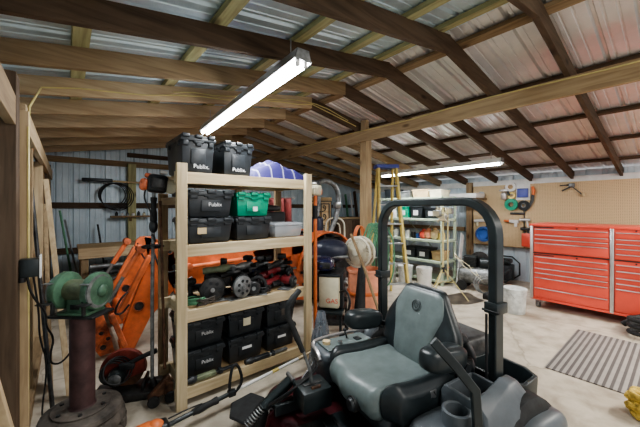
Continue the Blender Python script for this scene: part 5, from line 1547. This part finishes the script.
obj('bar', MB().beam((0, .16, .05), (0, -.02, .06), .018, .018), 'dark_steel', t)
obj('lower_bar', MB().beam((0, -.02, .02), (0, -.17, -.14), .016, .016), 'dark_steel', t)
obj('jaw', MB().rbox((0, -.01, .05), (.04, .09, .07), .012), 'dull_steel', t)
obj('handle', MB().beam((0, .0, .03), (0, .13, -.05), .022, .022), 'dark_steel', t, bevel=.004)
obj('screw', MB().cyl((0, -.18, -.15), (0, -.16, -.10), .02, n=10), 'tan', t)

# ------------------------------------------------------------------ rubber mat, bucket, hose, rope
one('floor_mat', MB().rbox((0, 0, .006), (1.37, .98, .012), .004, 2), 'mat_stripe', 'grey rubber floor mat with dark stripes before the red tool chest', 'floor mat', loc=(4.12, .35, 0))
def bucket(lab, loc, r=.15, h=.355, m='white', lid=True, contents=None, group=None):
    t = thing('bucket', lab, 'bucket', loc, 0, group)
    obj('pail', MB().lathe([(.0, 0), (r * .84, 0), (r * .87, .01), (r * .97, h * .80), (r * 1.02, h * .80), (r * 1.02, h * .84), (r * .98, h * .84), (r * .99, h * .9), (r * 1.03, h * .9), (r * 1.03, h * .935), (r * .99, h * .935), (r, h), (r * .95, h), (r * .82, .02), (0, .02)], n=32), m, t)
    if lid: obj('lid', MB().lathe([(r * 1.04, h - .02), (r * 1.05, h + .008), (r * .96, h + .012), (r * .92, h + .002), (0, h + .002)], n=32), m, t)
    pts = [(r * 1.04 * cos(a), -r * .25 * sin(a) - .05 * sin(a), h * .87 - r * .95 * sin(a)) for a in [PI * i / 12 for i in range(13)]]
    obj('handle', MB().tube(pts, .004, 6), 'steel', t)
    return t
M['bucket'] = mat('scuffed bucket plastic', (.62, .64, .62), .45, var=.2, scale=12)
bucket('white lidded bucket standing at the corner of the red tool chest', (4.93, 1.56, 0), .148, .34, 'bucket')
hp = at(634, 333, Z=.02)
t = thing('vacuum_hose', 'coiled black ribbed hose on the floor before the tool chest', 'hose', (5.10, .22, 0))
mb = MB()
pts = []
for i in range(60):
    a = i * .32
    pts.append((.16 * cos(a) * (1 + .02 * sin(i)), .20 * sin(a), .03 + .0038 * i))
pp = [V(pts[0]).lerp(V(pts[0]), 0)]
for i in range(59):
    for k in (1, 2, 3, 4): pp.append(V(pts[i]).lerp(V(pts[i + 1]), k / 4))
obj('hose_coil', mb.tube(pp, [.026 if i % 2 else .021 for i in range(len(pp))], 10), 'black_rubber', t)
obj('nozzle', MB().tube([pts[59], (V(pts[59]) + V((.02, .14, -.08))), (V(pts[59]) + V((.05, .26, -.20)))], [.026, .03, .035], 12), 'black_plastic', t)
obj('hose_cuff', MB().tube([pts[58], V(pts[59]) + V((.0, .04, -.02))], .03, 12), 'silver_trim', t)
yp = at(640, 402, Z=.07)
t = thing('rope_coil', 'coil of thick yellow rope on the floor by the striped mat', 'rope', (3.17, .16, 0))
mb = MB()
rr = random.Random(11)
pts = []
for i in range(150):
    a = i * .33; k = i / 150
    R0 = .085 + .012 * sin(i * .9)
    pts.append((R0 * cos(a), R0 * 1.15 * sin(a), .02 + .15 * k + .006 * sin(i * 1.3)))
obj('rope_turns', mb.tube(pts, .019, 9), 'yellow_rope', t)
obj('rope_wrap', MB().tube([(.06, .0, .01), (.115, .0, .09), (.08, 0, .185), (.05, 0, .10)], .016, 8, closed=True, smooth=2), 'yellow_rope', t)

# ------------------------------------------------------------------ metal shelf with its load
SX0, SX1, SY0_, SY1_ = 5.48, 5.98, 2.95, 4.45
sh = thing('metal_shelf', 'grey green metal shelf full of bins and jars behind the mower', 'shelf', (SX0, SY0_, 0))
for x in (0, .5):
    for y in (0, 1.5):
        obj('post', MB().box((x, y, .86), (.04, .04, 1.72)), 'shelf_green', sh)
LV = (1.70, 1.275, .86, .455, .10)
for z in LV:
    obj('shelf_board', MB().box((.25, .75, z - .02), (.54, 1.54, .045)), 'shelf_green', sh, bevel=.004)
obj('cross_brace', MB().beam((.5, 0, .2), (.5, 1.5, 1.6), .003, .03, (1, 0, 0)).beam((.5, 1.5, .2), (.5, 0, 1.6), .003, .03, (1, 0, 0)), 'shelf_green', sh)
def sbin(lab, y, z, w, h, m, lblm='white', name='storage_bin', d=.34, x=5.70):
    t = thing(name, lab, 'bin', (x, y, z))
    obj('bin_body', MB().rbox((0, 0, h * .45), (d, w, h * .9), .012, taper=.92), m, t)
    obj('lid', MB().rbox((0, 0, h * .93), (d + .02, w + .015, .03), .008), m, t)
    if lblm: obj('label_card', MB().box((-d / 2 - .006, 0, h * .45), (.006, w * .42, h * .4)), lblm, t)
z = 1.278
sbin('green bin on the metal shelf beside the ladder', 3.86, z, .26, .24, 'green_plastic')
sbin('black bin with white label next to the green bin', 3.55, z, .26, .25, 'bin_black')
sbin('wide black bin with white label near the shelf end', 3.20, z, .30, .22, 'bin_black')
sbin('white box at the ladder end of the upper shelf', 4.17, z, .24, .22, 'white', 'salmon')
z = .458
sbin('black bin with white label on the low shelf, by the ladder', 3.72, z, .28, .22, 'bin_black')
sbin('black bin with white label on the low shelf, middle', 3.40, z, .28, .22, 'bin_black')
sbin('cardboard box on the low shelf by the tripod', 3.10, z, .20, .18, 'cardboard', None, 'cardboard_box')
z = .863
for y, r, h, m, lab in ((4.1, .055, .16, 'white', 'white jar at the ladder end of the middle shelf'), (3.93, .05, .12, 'dull_steel', 'grey tin on the middle shelf'), (3.80, .06, .15, 'white', 'white tin beside the grey tin on the middle shelf'),
                       (3.66, .045, .12, 'dark_steel', 'dark jar on the middle shelf'), (3.55, .045, .10, 'bright_blue', 'blue tin on the middle shelf'), (3.03, .06, .14, 'yellow', 'yellow tin at the end of the middle shelf')):
    t = thing('paint_can', lab, 'tin', (5.62, y, z))
    obj('can_body', MB().lathe([(.0, 0), (r, 0), (r, h), (r * .9, h), (0, h - .01)], n=18), m, t)
    obj('lid', MB().cyl((0, 0, h - .004), (0, 0, h + .01), r * .92, n=18), 'steel', t)
for y, m, lab, k in ((3.43, 'red', 'red cloth bag on the middle shelf', 1.), (3.32, 'salmon', 'orange bag on the middle shelf', 1.1), (3.18, 'tan', 'tan paper bag on the middle shelf', 1.15)):
    t = thing('bag', lab, 'bag', (5.64, y, z))
    obj('bag_body', MB().ell((0, 0, .085 * k), (.10, .075 * k, .085 * k), n=16, k=10, e=.75), m, t)
    obj('bag_neck', MB().ell((0, 0, .175 * k), (.045, .04, .03)), m, t)
z = 1.703
sbin('tan cardboard box on top of the metal shelf, longest', 3.45, z, .36, .16, 'cardboard', None, 'cardboard_box')
sbin('cream box on top of the metal shelf at its free end', 3.12, z, .26, .14, 'cream', None, 'cardboard_box')
sbin('grey machine case on top of the metal shelf', 3.85, z, .30, .14, 'dull_steel', None, 'tool_case')
sbin('dark case on top of the metal shelf at the ladder end', 4.22, z, .26, .20, 'bin_black', None, 'tool_case')
t = thing('paper_stack', 'white folded sheet on top of the shelf by the pegboard', 'sheet', (6.35, 2.95, 1.70))
obj('sheet_fold', MB().rbox((.35, .1, .05), (.42, .6, .10), .015), 'white', t)
obj('wall_bracket', MB().box((.35, .1, -.02), (.62, .62, .03)), 'mid_y', t)
for i, (x, y, lab) in enumerate(((5.05, 3.85, 'white bucket by the ladder foot before the metal shelf'), (5.12, 3.52, 'white bucket in the middle before the metal shelf'), (5.24, 3.18, 'white bucket nearest the tripod before the metal shelf'))):
    bucket(lab, (x, y, 0), .145, .36, 'bucket' if i < 2 else 'white', i != 2)

# ------------------------------------------------------------------ tripod work light
tp = at(443, 300, d=5.0)
t = thing('work_light_stand', 'yellow tripod stand with tangled silver lamps before the metal shelf', 'tripod stand', (tp.x, tp.y, 0))
obj('mast', MB().cyl((0, 0, .42), (0, 0, 1.50), .016, n=12), 'pale_yellow', t)
obj('side_mast', MB().cyl((.06, -.05, .30), (.06, -.05, 1.45), .012, n=12), 'pale_yellow', t)
for i in range(3):
    a = radians(-60 + 120 * i)
    e = V((cos(a), sin(a), 0))
    obj('leg', MB().beam(V((0, 0, .48)) + e * .02, e * .38, .020, .012), 'pale_yellow', t)
    obj('leg_brace', MB().beam(V((0, 0, .28)), V((0, 0, .28)) + e * .16 , .012, .008), 'pale_yellow', t)
obj('leg_collar', MB().cyl((0, 0, .44), (0, 0, .52), .028, n=14), 'black_plastic', t)
for i, (dx, dy, dz) in enumerate(((-.08, .06, 1.40), (.09, -.06, 1.44), (.0, 0, 1.32))):
    h_ = obj('lamp_head', MB().rbox((dx, dy, dz), (.07, .13, .10), .01), 'dull_steel', t)
    obj('lamp_glass', MB().box((dx - .038, dy, dz), (.004, .11, .08)), 'cream', h_)
mb = MB(); rr = random.Random(5)
for i in range(7):
    pts = [(rr.uniform(-.1, .1), rr.uniform(-.1, .1), 1.50 - .05 * k + rr.uniform(-.03, .03)) for k in range(6)]
    mb.tube(pts, .007, 6, smooth=2)
obj('cord', mb, 'cream', t)

# ------------------------------------------------------------------ compressor and bits by the wall
cp = at(482, 288, Z=0)
t = thing('air_compressor', 'dusty grey air compressor with black pump and hose by the metal wall', 'air compressor', (5.75, 2.38, 0), radians(-78))
obj('tank', MB().lathe([(.0, -.36), (.08, -.35), (.14, -.31), (.155, -.26), (.155, .26), (.14, .31), (.08, .35), (.0, .36)], (0, 0, .26), (1, 0, 0), 28), 'dull_steel', t)
obj('pump', MB().rbox((-.15, 0, .52), (.20, .16, .20), .02), 'black_metal', t)
mb = MB()
for i in range(6): mb.box((-.15, 0, .45 + .028 * i), (.23, .19, .008))
obj('cooling_fin', mb, 'dark_steel', t)
obj('motor', MB().cyl((.02, 0, .50), (.24, 0, .50), .085, n=20), 'black_metal', t)
obj('belt_guard', MB().lathe([(.0, 0), (.15, 0), (.155, .01), (.155, .04), (.15, .05), (0, .05)], (-.02, .10, .53), (0, 1, 0), 26), 'dark_steel', t)
obj('handle', MB().tube([(.34, -.1, .32), (.46, -.1, .42), (.46, .1, .42), (.34, .1, .32)], .013, 8, smooth=1), 'black_metal', t)
obj('gauge', MB().cyl((.28, -.05, .44), (.28, -.09, .44), .03, n=16), 'white', t)
for s in (-1, 1):
    obj('wheel', MB().cyl((-.26, s * .16, .09), (-.26, s * .20, .09), .09, n=20), 'black_rubber', t)
    obj('tank_foot', MB().box((.24, s * .10, .07), (.05, .03, .14)), 'dark_steel', t)
mb = MB()
for i in range(3):
    mb.torus((5.32, 2.10 + .02 * i, .20 + .012 * i), .12 + .012 * i, .009, (-.8, -.55, .25), 28, 7)
one('air_hose', mb, 'dull_steel', 'grey air hose coiled upright before the compressor', 'air hose')
t = thing('regulator', 'small dark pump lying at the foot of the air hose', 'pump', (5.30, 2.05, 0))
obj('pump_body', MB().rbox((0, 0, .05), (.16, .14, .10), .02), 'dark_steel', t)
obj('fitting', MB().cyl((-.05, -.07, .06), (-.05, -.12, .06), .02, n=12), 'steel', t)
a = at(457, 290, d=5.35); b = at(466, 242, X=6.9)
one('white_plank', MB().beam((5.75, 2.78, .01), (6.45, 3.02, .93), .13, .02, (0, 1, 0)), 'white', 'white plank leaning between metal shelf and wall post', 'plank', bevel=.003)
t = thing('black_machine', 'black generator standing behind the compressor against the metal wall', 'generator', (6.72, 2.36, 0))
obj('frame', MB().tube([(-.2, -.26, .04), (-.2, -.26, .50), (-.2, .26, .50), (-.2, .26, .04)], .016, 8, closed=True, smooth=1), 'black_metal', t)
obj('frame', MB().tube([(.2, -.26, .04), (.2, -.26, .50), (.2, .26, .50), (.2, .26, .04)], .016, 8, closed=True, smooth=1), 'black_metal', t)
obj('engine', MB().rbox((0, 0, .22), (.32, .38, .30), .03), 'bin_black', t)
obj('fuel_tank', MB().rbox((0, 0, .43), (.30, .34, .10), .04, 3), 'black_metal', t)
mb = MB(); rr = random.Random(2)
for i in range(3):
    pts = [(5.6 + rr.uniform(-.1, .1), 2.78 - .12 * k + rr.uniform(-.04, .04), .62 - .09 * k + rr.uniform(-.05, .06)) for k in range(5)]
    mb.tube(pts, .008, 6, smooth=2)
one('tangled_wire', mb, 'cream', 'pale wire tangled between tripod and compressor', 'wire')
# dark stain on the slab by the compressor
m_ = mat('oil stain', (.10, .08, .06), .35, var=.4, scale=6)
mb = MB()
pts = [(4.95 + .42 * cos(a) * (1 + .25 * sin(3 * a)), 2.35 + .30 * sin(a) * (1 + .2 * cos(2 * a + 1)), .0015) for a in [2 * PI * i / 40 for i in range(40)]]
mb.add(pts, [tuple(range(40))])
one('oil_stain', mb, m_, 'dark wet stain on the concrete beside the compressor', 'stain')
